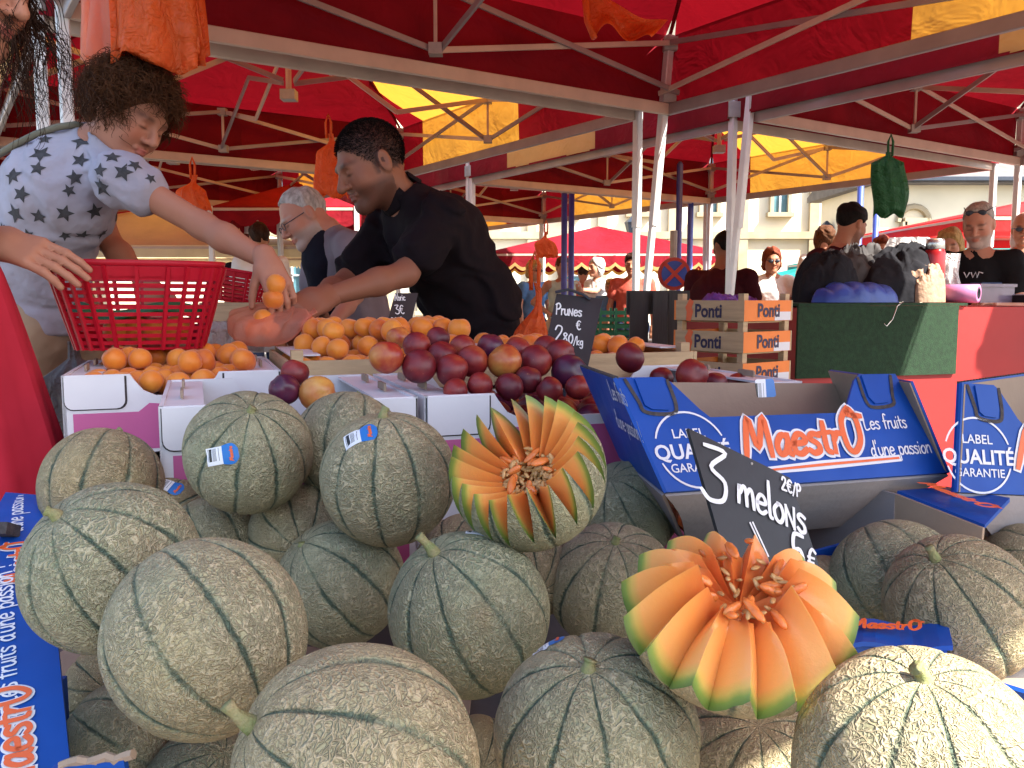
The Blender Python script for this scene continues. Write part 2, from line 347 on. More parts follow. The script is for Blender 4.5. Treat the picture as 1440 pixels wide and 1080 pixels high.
M['hair_grey'] = hair_mat('grey_hair', (.50, .48, .45), (.22, .2, .19))
M['hair_blonde'] = hair_mat('blonde_hair', (.55, .36, .14), (.25, .14, .05))
def fabric(name, c, var=.25, s=14): return plain(name, c, .9, var, 7, .6, s, wob=.014, spec=.12)
M['polo'] = fabric('black_polo', (.011, .007, .009))
M['shirt_mauve'] = fabric('mauve_shirt', (.20, .165, .185))
M['tee_navy'] = fabric('navy_tee', (.012, .012, .02))
M['tee_white'] = fabric('white_tee', (.38, .365, .43), .12, 22)
M['star'] = plain('star_print', (.05, .05, .055), .85, .4, 60, .3)
M['shorts'] = fabric('beige_shorts', (.42, .32, .22))
M['dress_red'] = fabric('red_dress', (.46, .025, .045), .15, 9)
M['black_top'] = fabric('black_top', (.012, .012, .014))
M['maroon'] = fabric('maroon_shirt', (.05, .008, .012))
M['tank'] = fabric('pale_green_tank', (.45, .52, .42))
M['white_shirt'] = fabric('white_shirt', (.70, .68, .66), .1)
M['coral'] = fabric('coral_shirt', (.50, .10, .07))
M['blue_shirt'] = fabric('blue_shirt', (.10, .22, .45))
M['orange_shirt'] = fabric('orange_shirt', (.75, .16, .04))
M['denim'] = fabric('denim', (.04, .06, .12))
M['strap'] = plain('olive_strap', (.14, .13, .09), .8, .2)
# ================================================================ SETTING
g = obj('ground', ([(-120, -60, 0), (120, -60, 0), (120, 180, 0), (-120, 180, 0)], [(0, 1, 2, 3)]), M['asphalt']); tag(g, 'grey paved market square', 'ground', kind='structure')
EL = Vector((-.83, -.557, 0)).normalized(); ER = Vector((EL.y*-1, EL.x, 0)); ER = Vector((.557, -.83, 0)).normalized()
def canopy(label, C, e1, e2, L1=3.0, L2=3.0, zb=2.24, H=.34, peak=.85, band={}, seed=0, skip_legs=(), lean=None, fab=('red_fab', 'yel_fab'), group='pop-up market canopies', splay=.0, legmat='white_leg'):
    C = Vector((C[0], C[1], 0)); e1 = Vector(e1); e2 = Vector(e2)
    cs = [C, C+e1*L1, C+e1*L1+e2*L2, C+e2*L2]; ctr = (cs[0]+cs[2])/2; zt = zb+H
    T = thing('market_canopy', (ctr.x, ctr.y, 0), label, 'canopy', group)
    pk = ctr+Vector((0, 0, zt+peak)); Z = lambda v, z: Vector((v.x, v.y, z))
    fr, fy = M[fab[0]], M[fab[1]]
    for k in range(4):
        if k not in skip_legs:
            out = (cs[k]-ctr).normalized(); p0 = Z(cs[k]+(Vector(lean) if lean and k == 0 else Vector()), 0); p1 = Z(cs[k], zb+H)
            mid = p0.lerp(p1, .62)
            lg = obj('leg', bbar(p0, mid, .034, .034, e1), M[legmat], T)
            obj('upper_leg', bbar(mid+Vector((0, 0, -.05)), p1, .044, .044, e1), M[legmat], T)
            obj('foot_plate', box(p0+Vector((0, 0, .006)), (.12, .12, .012)), M['plastic_grey'], T)
            obj('sliding_bracket', box(Z(cs[k], zb+.02), (.07, .07, .09)), M['plastic_grey'], T)
            obj('corner_bracket', box(Z(cs[k], zt-.05), (.075, .075, .07)), M['plastic_grey'], T)
        a, b = cs[k], cs[(k+1) % 4]; d = (b-a); ln = d.length; dn = d.normalized(); inn = (ctr-(a+b)/2).normalized(); outn = -inn
        obj('edge_beam', bbar(Z(a, zb-.06)+inn*.012, Z(b, zb-.06)+inn*.012, .026, .062), M['alu_grey'] if k % 2 else M['alu'], T)
        m_ = (a+b)/2; i_ = inn*.05
        tp = zt-.05; bt = zb+.02
        for (p, q, zp, zq, off, mm) in ((a, m_, tp, bt, .05, 'alu'), (a, m_, bt, tp, .075, 'alu_grey'), (b, m_, tp, bt, .05, 'alu_grey'), (b, m_, bt, tp, .075, 'alu')):
            obj('scissor_bar', bbar(Z(p, zp)+inn*off, Z(q, zq)+inn*off, .013, .027), M[mm], T)
        obj('middle_bracket', box(Z(m_, tp)+inn*.06, (.06, .06, .05)), M['plastic_grey'], T)
        obj('middle_bracket', box(Z(m_, bt)+inn*.06, (.06, .06, .05)), M['plastic_grey'], T)
        obj('middle_strut', bbar(Z(m_, bt)+inn*.06, Z(m_, tp)+inn*.06, .016, .016), M['alu'], T)
        # truss from side middle to centre
        c0 = m_+inn*.06; h1 = zt-.05; dd = (ctr-c0)
        q1 = c0+dd*.5; q2 = c0+dd*.97
        for (s_, t_, za, zc, off) in ((c0, q1, tp, bt+.1, .02), (c0, q1, bt, tp+.1, -.02), (q1, q2, bt+.1, tp+.2, .02), (q1, q2, tp+.1, bt+.2, -.02)):
            obj('scissor_bar', bbar(Z(s_, za)+dn*off, Z(t_, zc)+dn*off, .014, .03), M['alu'] if off > 0 else M['alu_grey'], T)
        # roof panels and valance strips: red, yellow, red
        bd = band.get(k)
        for (a0, a1, mm, nm) in (((0, bd[0], fr, 'red_panel'), (bd[0], bd[1], fy, 'yellow_panel'), (bd[1], 1, fr, 'red_panel')) if bd else ((0, .5, fr, 'red_panel'), (.5, 1, fr, 'red_panel'))):
            def fn(u, v, a0=a0, a1=a1):
                lo, hi = .5*v, 1-.5*v; t = min(max(a0+(a1-a0)*u, lo), hi)
                base = Z(a+d*t, zt)*(1-v)+pk*v if False else None
                q = a+d*t; s = v; depth = L2/2 if k % 2 == 0 else L1/2
                w_ = q+inn*depth*s; sag = -.11*math.sin(math.pi*s)*(1-abs(2*t-1))-.02*nz3(w_.x*4, w_.y*4, s*3, 1, seed)
                if v == 0: w_ = w_+outn*.036; return Vector((w_.x, w_.y, zt+.006))
                return Vector((w_.x, w_.y, zt+peak*s+sag))
            obj(nm, gridsurf(fn, 10, 12), mm, T, True)
            def vf(u, v, a0=a0, a1=a1):
                t = a0+(a1-a0)*u; q = a+d*t; rip = .012*math.sin(9*t*ln+seed+k)*(v)+.008*math.sin(23*t+seed)*v
                return Vector((q.x, q.y, zt+.005-v*(H+.045)))+outn*(.03+rip)
            obj('valance_'+nm.split('_')[0], gridsurf(vf, 12, 4), mm, T, True)
        obj('valance_hem', bar(Z(a, zb-.038)+outn*.034, Z(b, zb-.038)+outn*.034, .004, .014), fr, T)
    for k in range(4):
        pts = []
        for i in range(13):
            s = i/12; w_ = cs[k].lerp(ctr, s); pts.append(Vector((w_.x, w_.y, zt+peak*s-.11*math.sin(math.pi*s)*s-.02*nz3(w_.x*4, w_.y*4, s*3, 1, seed)-.006)))
        obj('hip_seam', tube(pts, .011, 5), fr, T)
    obj('centre_post', tube([Z(ctr, zb+.12), Z(ctr, zt+peak-.02)], .018, 8), M['alu'], T)
    obj('centre_bracket', box(Z(ctr, zb+.14), (.09, .09, .06)), M['plastic_grey'], T)
    return T
C1 = Vector((.868, 4.90, 0)); C2 = Vector((1.32, 5.28, 0)); C3 = Vector((1.385, 5.06, 0)); C4 = Vector((.715, 5.02, 0))
canopy('red and yellow canopy overhead whose far corner post stands right of centre', C1, EL, ER, L2=4.292, seed=1, band={3: (.43, .67)}, lean=(-.20, 0, 0))  # near end out of view, lengthened to shade the melons around a sun patch
canopy('red and yellow canopy over the bending sellers, left of the centre posts', C4, EL, -ER, seed=2, band={3: (.12, .58), 1: (.2, .55)})
canopy('red canopy with yellow panel in the middle, behind the two right-hand posts', C2, -EL, -ER, seed=3, band={3: (.20, .58), 1: (.31, .83)})
canopy('red canopy at the upper right edge above the green carpeted counter', C3, -EL, ER, seed=4, band={3: (.18, .54)}, lean=(-.20, 0, 0))
D4 = C4-ER*3.06; D2 = C2-ER*3.06
canopy('far red canopy at left behind the older man', D4, EL, -ER, seed=5, band={3: (.18, .54)})
canopy('small distant red and yellow canopy beyond the blue posts', D2, -EL, -ER, seed=6, band={3: (.2, .55), 1: (.3, .8)})
E4 = D4-ER*3.06; E2 = D2-ER*3.06
canopy('farthest red canopy at left, low over the distant stalls', E4, EL, -ER, seed=7, band={3: (.2, .55)})
canopy('farthest red and yellow canopy near the centre, beyond the small one', E2, -EL, -ER, seed=8, band={3: (.2, .55), 1: (.3, .8)})
# ---------------------------------------------------------------- buildings
def window(T, o, ax, w_, h_, glass='glass_dark'):
    o = Vector(o); nrm = Vector(ax).cross(Vector((0, 0, 1)))      # towards the viewer
    fr = obj('window', join(bar(o, o+Vector((0, 0, h_)), .12, .3, nrm), bar(o+ax*w_, o+ax*w_+Vector((0, 0, h_)), .12, .3, nrm), bar(o+Vector((0, 0, h_)), o+ax*w_+Vector((0, 0, h_)), .3, .2), bar(o-ax*.15, o+ax*(w_+.15), .4, .15)), M['stone'], T)
    obj('pane', prism([(0, 0), (w_, 0), (w_, h_), (0, h_)], o-nrm*.06, ax, Vector((0, 0, 1)), .03), M[glass], fr)
    obj('glazing_bar', join(bar(o+ax*w_/2, o+ax*w_/2+Vector((0, 0, h_)), .06, .06), bar(o+Vector((0, 0, h_*.6)), o+ax*w_+Vector((0, 0, h_*.6)), .06, .06)), M['white_leg'], fr)
T = thing('town_house', (8, 30, 0), 'long cream rendered building with tall narrow windows across the square', 'building')
ax = Vector((1, 0, 0))
obj('wall', join(box((6.5, 32, 5.5), (37, 3, 11))), M['cream_wall'], T)
for i in range(15):
    x = -10.6+i*2.45
    window(T, (x, 30.42, 4.0), ax, .62, 2.1)
    obj('pilaster', box((x+1.5, 30.43, 4.2), (.32, .2, 8.4)), M['stone'], T)
    if i % 2: window(T, (x, 30.42, .6), ax, .9, 2.2)
obj('cornice', box((6.5, 30.4, 8.6), (37.2, .5, .35)), M['stone'], T); obj('string_course', box((6.5, 30.43, 3.3), (37.1, .24, .25)), M['stone'], T)
obj('roof', prism([(0, 0), (4.2, 1.9), (8.4, 0)], (-12.5, 29.8, 11), Vector((0, 1, 0)), Vector((0, 0, 1)), 38), M['slate_roof'], T)
T = thing('gabled_house', (17, 24, 0), 'cream house with a low grey slate roof and arched window at the right', 'building')
obj('wall', box((13.5, 26, 2.15), (7.2, 4, 4.3)), M['cream_wall'], T)
obj('roof', prism([(-.5, 0), (2.0, .9), (4.5, 0), (4.5, -.15), (-.5, -.15)], (9.6, 24, 4.35), Vector((0, 1, 0)), Vector((0, 0, 1)), 7.9), M['slate_roof'], T)
for x in (10.7, 12.6, 14.6):
    window(T, (x, 23.92, 1.9), ax, .6, 1.3)
    obj('arch_stone', tube([(x+.3+.42*math.cos(a), 23.95, 3.2+.42*math.sin(a)) for a in np.linspace(0, math.pi, 9)], .09, 6), M['stone'], T)
obj('gutter', bbar((9.6, 23.45, 4.3), (17.5, 23.45, 4.3), .12, .12), M['metal_dark'], T)
T = thing('brick_house', (-9, 12, 0), 'brick house above a stone ground floor at the far left', 'building')
obj('brick_wall', box((-9.5, 14.5, 8.3), (6.5, 4, 7.8)), M['brick'], T); obj('ground_floor_wall', box((-9.5, 14.45, 2.1), (6.5, 4, 4.2)), M['cream_wall'], T)
obj('cornice', box((-9.5, 12.35, 4.3), (6.7, .45, .4)), M['stone'], T)
for x in (-12, -9.6, -7.4):
    window(T, (x, 12.42, 5.6), ax, .9, 1.8); window(T, (x, 12.38, 1.2), ax, 1.0, 1.9)
for i in range(9):
    obj('stone_block', box((-12.4+i*.72, 12.38, 3.75-.28*(i % 2)), (.62, .16, .26)), M['stone'], T)
T = thing('pale_house', (-4, 34, 0), 'pale sunlit house far behind the left stalls', 'building')
obj('wall', box((-20, 36, 4.5), (15, 3, 9)), M['cream_wall'], T)
for i in range(5): window(T, (-26+i*2.8, 34.4, 4.2), ax, .9, 1.9); window(T, (-26+i*2.8, 34.4, .9), ax, .9, 1.9)
obj('roof', prism([(0, 0), (3, 1.6), (6, 0)], (-27.8, 33.5, 9), Vector((0, 1, 0)), Vector((0, 0, 1)), 16), M['slate_roof'], T)
# ---------------------------------------------------------------- far stall roofs
def parasol(label, c, rx, ry, z0, z1, fab, trim=None, scallop=True, rot=0, group='far stall roofs'):
    c = Vector(c); Rm = Matrix.Rotation(rot, 3, 'Z'); T = thing('stall_roof', (c.x, c.y, 0), label, 'awning', group)
    cor = [c+Rm@Vector((sx*rx, sy*ry, 0)) for sx, sy in ((-1, -1), (1, -1), (1, 1), (-1, 1))]; pk = Vector((c.x, c.y, z1))
    for k in range(4):
        a, b = cor[k], cor[(k+1) % 4]
        def fn(u, v):
            q = a.lerp(b, u); p = Vector((q.x, q.y, z0)).lerp(pk, v); p.z -= .12*math.sin(math.pi*v)*(1-abs(2*u-1)); return p
        obj('roof_panel', gridsurf(fn, 8, 6), M[fab], T, True)
        nsc = max(6, int((b-a).length/.22))
        def vf(u, v):
            q = a.lerp(b, u); dz = .14+(.07*abs(math.sin(math.pi*nsc*u)) if scallop else 0)
            return Vector((q.x, q.y, z0-v*dz))+(q-c).normalized()*(.01+.02*v)
        obj('valance', gridsurf(vf, nsc*6, 2), M[fab], T, True)
        if trim:
            def tf(u, v):
                q = a.lerp(b, u); dz = .14+(.07*abs(math.sin(math.pi*nsc*u)) if scallop else 0)
                return Vector((q.x, q.y, z0-dz-.05*v+.005))+(q-c).normalized()*(.034)
            obj('scalloped_trim', gridsurf(tf, nsc*6, 1), M[trim], T, True)
        obj('leg', bbar(Vector((a.x, a.y, 0)), Vector((a.x, a.y, z0)), .05, .05), M['white_leg'], T)
        obj('rafter', bbar(Vector((a.x, a.y, z0-.03)), pk-Vector((0, 0, .05)), .03, .03), M['alu'], T)
        obj('eave_bar', bbar(Vector((a.x, a.y, z0-.03)), Vector((b.x, b.y, z0-.03)), .03, .03), M['alu'], T)
    return T
parasol('crimson stall roof with yellow scalloped trim behind the blue posts', (1.35, 13.6, 0), 1.75, 1.2, 1.78, 2.25, 'red_fab', 'yel_fab')
parasol('scarlet stall roof at the right behind the seller in black', (6.1, 8.9, 0), 2.1, 1.3, 1.86, 2.3, 'bright_red_fab', None, False)
parasol('teal stall roof below the scarlet one', (7.5, 14.2, 0), 2.6, 1.2, 1.72, 2.25, 'teal_fab', None, True)
parasol('cream tent far behind the star-patterned shirt', (-4.6, 11.6, 0), 2.2, 1.5, 1.75, 2.35, 'cream_fab', None, False)
parasol('cream tent between the sellers in the distance', (-2.3, 15.2, 0), 1.7, 1.4, 1.9, 2.5, 'cream_fab', None, True)
parasol('small dark red stall roof behind the older seller', (-2.35, 9.6, 0), .75, .6, 2.08, 2.4, 'red_fab', None, True)
parasol('low teal stall roof behind the woman with the red basket', (4.6, 12.2, 0), 1.1, .9, 1.42, 1.68, 'teal_fab', None, True)
# blue posts, in pairs, and the no-parking sign
def post(x, y, h, label):
    p = obj('blue_post', tube([(x, y, 0), (x, y, .25), (x, y, .26), (x, y, h), (x, y, h+.03)], [.05, .05, .032, .032, .016], 12), M['blue_post'], None, True); tag(p, label, 'post', 'blue posts on the square')
for px_, d_, l_ in ((793, 9, 'left blue post under the small distant canopy'), (803, 9.3, 'right blue post under the small distant canopy'), (953, 9, 'blue post just left behind the no-parking sign'), (969, 9.4, 'blue post just right of the no-parking sign'), (1205, 9, 'blue post left of the hanging green bag'), (1228, 9.3, 'blue post directly behind the hanging green bag')):
    q = P(px_, 400, d_); post(q.x, q.y, 2.5, l_)
q = P(948, 385, 7.2); T = thing('no_parking_sign', (q.x, q.y+.03, 0), 'round blue no-parking sign with red rim and cross', 'sign')
def disc(c, r, t, n=28, r0=0): 
    return prism([(r*math.cos(2*math.pi*i/n), r*math.sin(2*math.pi*i/n)) for i in range(n)], c, Vector((1, 0, 0)), Vector((0, 0, 1)), t)
M['sign_red'] = plain('sign_red', (.55, .05, .03), .4, .1); M['sign_blue'] = plain('sign_blue', (.04, .10, .50), .4, .1)
obj('post', tube([(q.x, q.y+.05, 0), (q.x, q.y+.05, 1.7)], .03, 8), M['plastic_grey'], T)
obj('rim', disc(q+Vector((0, .012, 0)), .135, .012), M['sign_red'], T); obj('face', disc(q+Vector((0, -.004, 0)), .106, .012), M['sign_blue'], T)
obj('cross_bar', bar(q+Vector((-.082, -.02, .082)), q+Vector((.082, -.02, -.082)), .03, .006, (0, 1, 0)), M['sign_red'], T); obj('cross_bar', bar(q+Vector((.082, -.024, .082)), q+Vector((-.082, -.024, -.082)), .03, .006, (0, 1, 0)), M['sign_red'], T)
# lanterns on the facade
for px_, py_ in ((890, 322), (1162, 330)):
    q = P(px_, py_, 27); T = thing('street_lantern', (q.x, q.y, 0), 'dark street lantern %s' % ('left of the centre posts' if px_ < 1000 else 'right of the leaning posts'), 'lantern', 'street lanterns')
    obj('post', tube([(q.x, q.y, 0), (q.x, q.y, q.z-.3)], [.09, .05], 8), M['metal_dark'], T)
    obj('lamp_head', tube([(q.x, q.y, q.z-.35), (q.x, q.y, q.z-.3), (q.x, q.y, q.z+.15), (q.x, q.y, q.z+.2), (q.x, q.y, q.z+.42)], [.06, .14, .25, .27, .03], 6), M['metal_dark'], T)
# ================================================================ STROKE LETTERING
GL = {  # hand-drawn strokes: (advance, [strokes]); x-height .5
'3': (.62, [[(.05,.95),(.5,.97),(.2,.6),(.5,.42),(.48,.1),(.2,0),(.02,.12)]]),
'm': (.72, [[(.02,0),(.06,.5),(.1,.3)],[(.1,.3),(.22,.5),(.32,.42),(.34,0)],[(.34,.3),(.48,.5),(.58,.42),(.62,0)]]),
'M': (.86, [[(.0,0),(.16,.98),(.36,.2),(.60,1.0),(.72,.0)]]),
'e': (.48, [[(.05,.26),(.38,.3),(.34,.47),(.18,.5),(.05,.3),(.08,.06),(.24,0),(.4,.1)]]),
'l': (.22, [[(.08,1),(.07,.1),(.16,.0)]]),
'i': (.2, [[(.08,.48),(.08,0)],[(.08,.7),(.09,.74)]]),
'1': (.2, [[(.08,.55),(.08,0)]]),
'o': (.48, [[(.22,.5),(.04,.3),(.1,.04),(.28,.0),(.41,.22),(.34,.46),(.2,.5)]]),
'n': (.48, [[(.04,0),(.06,.5)],[(.06,.32),(.2,.5),(.34,.44),(.38,0)]]),
'N': (.5, [[(.04,0),(.06,.55)],[(.06,.55),(.36,.0)],[(.36,.0),(.4,.58)]]),
's': (.4, [[(.34,.45),(.16,.5),(.06,.38),(.28,.22),(.3,.06),(.14,0),(.02,.08)]]),
'u': (.46, [[(.04,.5),(.05,.12),(.18,0),(.34,.14)],[(.36,.5),(.36,.12),(.42,0)]]),
'r': (.34, [[(.05,0),(.06,.5)],[(.06,.3),(.16,.47),(.3,.48)]]),
't': (.32, [[(.12,.78),(.12,.12),(.24,.0)],[(0,.5),(.28,.52)]]),
'a': (.48, [[(.36,.44),(.2,.5),(.05,.28),(.1,.03),(.26,.06),(.36,.3)],[(.37,.5),(.36,.1),(.44,0)]]),
'f': (.34, [[(.34,.92),(.22,.98),(.13,.8),(.12,0)],[(0,.5),(.28,.52)]]),
'd': (.5, [[(.38,.4),(.2,.5),(.05,.26),(.14,0),(.34,.12)],[(.4,.98),(.38,.1),(.46,0)]]),
'p': (.48, [[(.06,.5),(.06,-.35)],[(.06,.36),(.22,.5),(.4,.36),(.34,.06),(.2,0),(.07,.12)]]),
'L': (.5, [[(.06,.98),(.05,.02),(.42,.04)]]),
'P': (.55, [[(.08,0),(.1,.9)],[(.02,.82),(.3,.98),(.48,.75),(.36,.5),(.1,.44)]]),
'A': (.6, [[(.02,0),(.25,.92),(.48,0)],[(.1,.34),(.42,.36)]]),
'b': (.48, [[(.07,1),(.07,.05)],[(.07,.3),(.22,.5),(.4,.3),(.3,.02),(.08,.06)]]),
'c': (.42, [[(.36,.42),(.2,.5),(.05,.28),(.12,.03),(.36,.06)]]),
'2': (.6, [[(.04,.72),(.16,.96),(.4,.9),(.38,.6),(.04,.04),(.2,.0),(.52,.02)]]),
'8': (.55, [[(.42,.85),(.22,.97),(.08,.78),(.4,.32),(.34,.05),(.14,.02),(.06,.25),(.42,.85)]]),
'0': (.55, [[(.26,.9),(.06,.6),(.1,.1),(.3,0),(.46,.36),(.4,.8),(.22,.92)]]),
'5': (.6, [[(.5,.98),(.1,.95),(.06,.55),(.36,.58),(.5,.3),(.34,.02),(.04,.05)]]),
'k': (.46, [[(.06,1),(.06,0)],[(.36,.5),(.08,.22),(.38,0)]]),
'g': (.48, [[(.36,.44),(.2,.5),(.05,.28),(.14,.05),(.34,.12)],[(.37,.5),(.36,-.2),(.2,-.36),(.04,-.26)]]),
'/': (.4, [[(.02,-.1),(.34,.95)]]), "'": (.16, [[(.08,1),(.05,.8)]]), '!': (.3, [[(.14,1),(.12,.3)],[(.11,.06),(.12,.02)]]),
',': (.2, [[(.1,.08),(.04,-.14)]]), ' ': (.32, []),
'E': (.62, [[(.5,.85),(.3,.95),(.1,.7),(.12,.25),(.32,.02),(.52,.12)],[(0,.6),(.38,.62)],[(0,.42),(.34,.44)]]),
'O': (.66, [[(.32,1.15),(.06,.8),(.1,.15),(.3,-.02),(.54,.3),(.52,.85),(.36,1.12),(.3,.98),(.68,.92)]]),
'=': (.5, [[(.1,.9),(.32,.1)],[(.22,.95),(.44,.14)]]),
}
def smooth_line(pts, n=5):
    if len(pts) < 3: return [Vector((*p, 0)) for p in pts]
    q = [pts[0]]+list(pts)+[pts[-1]]; out = []
    for i in range(1, len(q)-2):
        p0, p1, p2, p3 = [np.array(x) for x in q[i-1:i+3]]
        for k in range(n):
            t = k/n; out.append(.5*((2*p1)+(-p0+p2)*t+(2*p0-5*p1+4*p2-p3)*t*t+(-p0+3*p1-3*p2+p3)*t**3))
    out.append(np.array(pts[-1])); return [Vector((p[0], p[1], 0)) for p in out]
def ribbon2d(line, w):
    n = len(line); L_ = []; R2 = []
    for i, p in enumerate(line):
        t = (line[min(i+1, n-1)]-line[max(i-1, 0)]); t = t.normalized() if t.length > 1e-6 else Vector((1, 0, 0)); s = Vector((-t.y, t.x, 0))*w/2
        e = t*w*.4*(-1 if i == 0 else 1 if i == n-1 else 0); L_.append(p+s*(.75 if i in (0, n-1) else 1)+e); R2.append(p-s*(.75 if i in (0, n-1) else 1)+e)
    V = L_+R2; return V, [(n+i, n+i+1, i+1, i) for i in range(n-1)]
def stroke_text(txt, size, w, slant=0, sx=1, extra=None):
    x = 0; parts = []
    for ch in txt:
        adv, st = GL[ch]
        for s in st: parts.append((smooth_line(s), x))
        x += adv
    out = []
    for z, (ln, x0) in enumerate(parts):
        l = [Vector(((p.x+x0+p.y*slant)*size*sx, p.y*size, .00003*z)) for p in ln]; out.append(ribbon2d(l, w))
    return join(*out), x*size*sx
def place(VF, o, ax, ay, lift):
    V, F = VF; o, ax, ay = Vector(o), Vector(ax).normalized(), Vector(ay).normalized(); nz = ax.cross(ay).normalized()
    return [o+ax*v[0]+ay*v[1]+nz*(lift+v[2]) for v in V], F
def font_text(txt, size, bold=0, sx=1):
    c = bpy.data.curves.new('t', 'FONT'); c.body = txt; c.size = size; c.offset = bold*size; c.resolution_u = 3
    o = bpy.data.objects.new('t', c); COL.objects.link(o); dg = bpy.context.evaluated_depsgraph_get()
    me = bpy.data.meshes.new_from_object(o.evaluated_get(dg)); V = [Vector((v.co.x*sx, v.co.y, 0)) for v in me.vertices]; F = [tuple(p.vertices) for p in me.polygons]
    bpy.data.objects.remove(o); bpy.data.curves.remove(c); bpy.data.meshes.remove(me); return V, F
# ================================================================ MAIN STALL
AY = R_(20); EX = Vector((math.cos(AY), math.sin(AY), 0)); EY = Vector((-math.sin(AY), math.cos(AY), 0)); O_ = Vector((-.134, 1.27, 0))
def S(u, v, z): return O_+EX*u+EY*v+Vector((0, 0, z))
UP = Vector((0, 0, 1))
def sbox(u0, u1, v0, v1, z0, z1):
    return hexa(S(u0, v0, z0), S(u1, v0, z0), S(u1, v1, z0), S(u0, v1, z0), S(u0, v0, z1), S(u1, v0, z1), S(u1, v1, z1), S(u0, v1, z1))
T = thing('market_table', S(.3, 0, 0), 'dark trestle table that carries the fruit cartons and melons', 'table')
TZ = .655
obj('table_top', sbox(-.56, 1.25, -.98, 1.12, TZ-.03, TZ), M['table'], T)
for u, v in ((-.48, -.85), (1.15, -.85), (-.48, 1.0), (1.15, 1.0)): obj('leg', bbar(S(u, v, 0), S(u, v, TZ-.03), .05, .05, EX), M['table'], T)
def drop(u, v): return S(-.572-.012*math.sin(v*9+u*25), -.98+2.1*u, TZ+.004-.34*v-.02*math.sin(u*30)*v)
T2 = obj('stall_cloth', solid(gridsurf(drop, 40, 8), .003), M['table_cloth'], None, True); tag(T2, 'dark red cloth hanging down the left edge of the fruit table', 'cloth')
def drop2(u, v): return S(-.582-.01*math.sin(v*7+u*21), -.1+1.2*u, TZ+.02-.10*v)
T2 = obj('stall_cloth', solid(gridsurf(drop2, 30, 4), .003), M['blue_cloth'], None, True); tag(T2, 'narrow navy cloth strip along the upper left table edge', 'cloth')
def rrect(x0, y0, x1, y1, r, n=4, corners=(1, 1, 1, 1)):
    out = []
    for (cx, cy, a0, k) in ((x1-r, y0+r, -90, 0), (x1-r, y1-r, 0, 1), (x0+r, y1-r, 90, 2), (x0+r, y0+r, 180, 3)):
        if corners[k]: out += [(cx+r*math.cos(R_(a0+90*i/n)), cy+r*math.sin(R_(a0+90*i/n))) for i in range(n+1)]
        else: out.append(((x0, x1)[k < 2], (y0, y1)[k in (1, 2)]))
    return out
def carton(label, o, ex, ey, W, D, H, group=None, pr='pink_print', low=.72, tabw=.105, tabh=.048, step=True, logo=False, notch=True):
    o = Vector(o); t = .006; T = thing('fruit_carton', o+ex*W/2+ey*D/2, label, 'carton', group)
    wc, gc = M['white_card'], M['grey_card']
    obj('base', hexa(*[o+ex*a+ey*b+UP*c for a, b, c in ((t, t, 0), (W-t, t, 0), (W-t, D-t, 0), (t, D-t, 0), (t, t, t), (W-t, t, t), (W-t, D-t, t), (t, D-t, t))]), M['brown_card'], T)
    lo = H*low; s = tabw*1.45
    prof = [(0, 0), (W, 0), (W, H), (W-s*.72, H), (W-s*.76, H-.01), (W-s*.86, lo+.01), (W-s, lo), (s, lo), (s*.86, lo+.01), (s*.76, H-.01), (s*.72, H), (0, H)]
    for (oo, ax, nm) in ((o, ex, 'front_wall'), (o+ex*W+ey*D, -ex, 'back_wall')):
        nrm = ax.cross(UP)
        wl = obj(nm, prism(prof, oo-nrm*t, ax, UP, t), wc, T)
        # printed field with white border following the step
        m_ = .016; pp = [(m_, m_*.4), (W-m_, m_*.4), (W-m_, H-tabh-.020), (W-s*.8, H-tabh-.020), (W-s*.92, H-tabh-.005), (W-s*1.12, lo-m_), (s*1.12, lo-m_), (s*.92, H-tabh-.005), (s*.8, H-tabh-.020), (m_, H-tabh-.020)]
        obj('printed_field', prism(pp, oo, ax, UP, .0012), M[pr], wl)
        for x0 in (.004, W-tabw*.92-.004):
            obj('corner_tab', prism(rrect(x0, H-tabh-.012, x0+tabw*.92, H-.002, .014, 4, (1, 0, 0, 1)), oo, ax, UP, .0045), wc, wl)
            obj('slot', prism(rrect(x0-.0015 if x0 < W/2 else x0-.0035, H-tabh-.0145, x0+tabw*.92+.0035, H-.003, .015, 4, (1, 0, 0, 1)), oo, ax, UP, .0008), M['blue_edge'], wl)
    sp = [(0, 0), (D, 0), (D, H), (0, H)]
    for (oo, ax, nm) in ((o+ey*D, -ey, 'side_wall'), (o+ex*W, ey, 'side_wall')):
        nrm = ax.cross(UP); wl = obj(nm, prism(sp, oo-nrm*t, ax, UP, t-.0005), wc, T)
        obj('printed_field', prism([(.03, .006), (D-.03, .006), (D-.03, H*.52), (.03, H*.52)], oo-nrm*.0006, ax, UP, .0014), M[pr], wl)
        obj('hand_hole', prism(rrect(D/2-.045, H*.62, D/2+.045, H*.62+.028, .013), oo-nrm*.0004, ax, UP, .0016), M['blue_edge'], wl)
        # folded top flange with two stacking lugs
        fl = prism([(0, 0), (D, 0), (D-.012, .058), (.012, .058)], oo+UP*(H-.003), ax, -nrm, -.004); obj('top_flange', fl, wc, T)
        for vv in (.1, D-.15):
            obj('stacking_lug', prism(rrect(vv, 0, vv+.05, .012, .005, 3, (0, 1, 1, 0)), oo+UP*(H-.001)-nrm*.03, ax, UP, .004), M['brown_card'], T)
    return T
EXA = EX
cA = carton('white and pink carton with three odd plums, topmost at the left front corner', S(-.362, 0, .862), EX, EY, .356, .40, .142)
cA2 = carton('white and pink carton underneath the left front carton', S(-.366, -.002, .72), EX, EY, .36, .40, .140)
cB = carton('wide white and pink carton heaped with dark red plums', S(.004, 0, .862), EX, EY, .68, .40, .142)
cB2 = carton('white and pink carton underneath the plum carton', S(.004, 0, .72), EX, EY, .68, .40, .140)
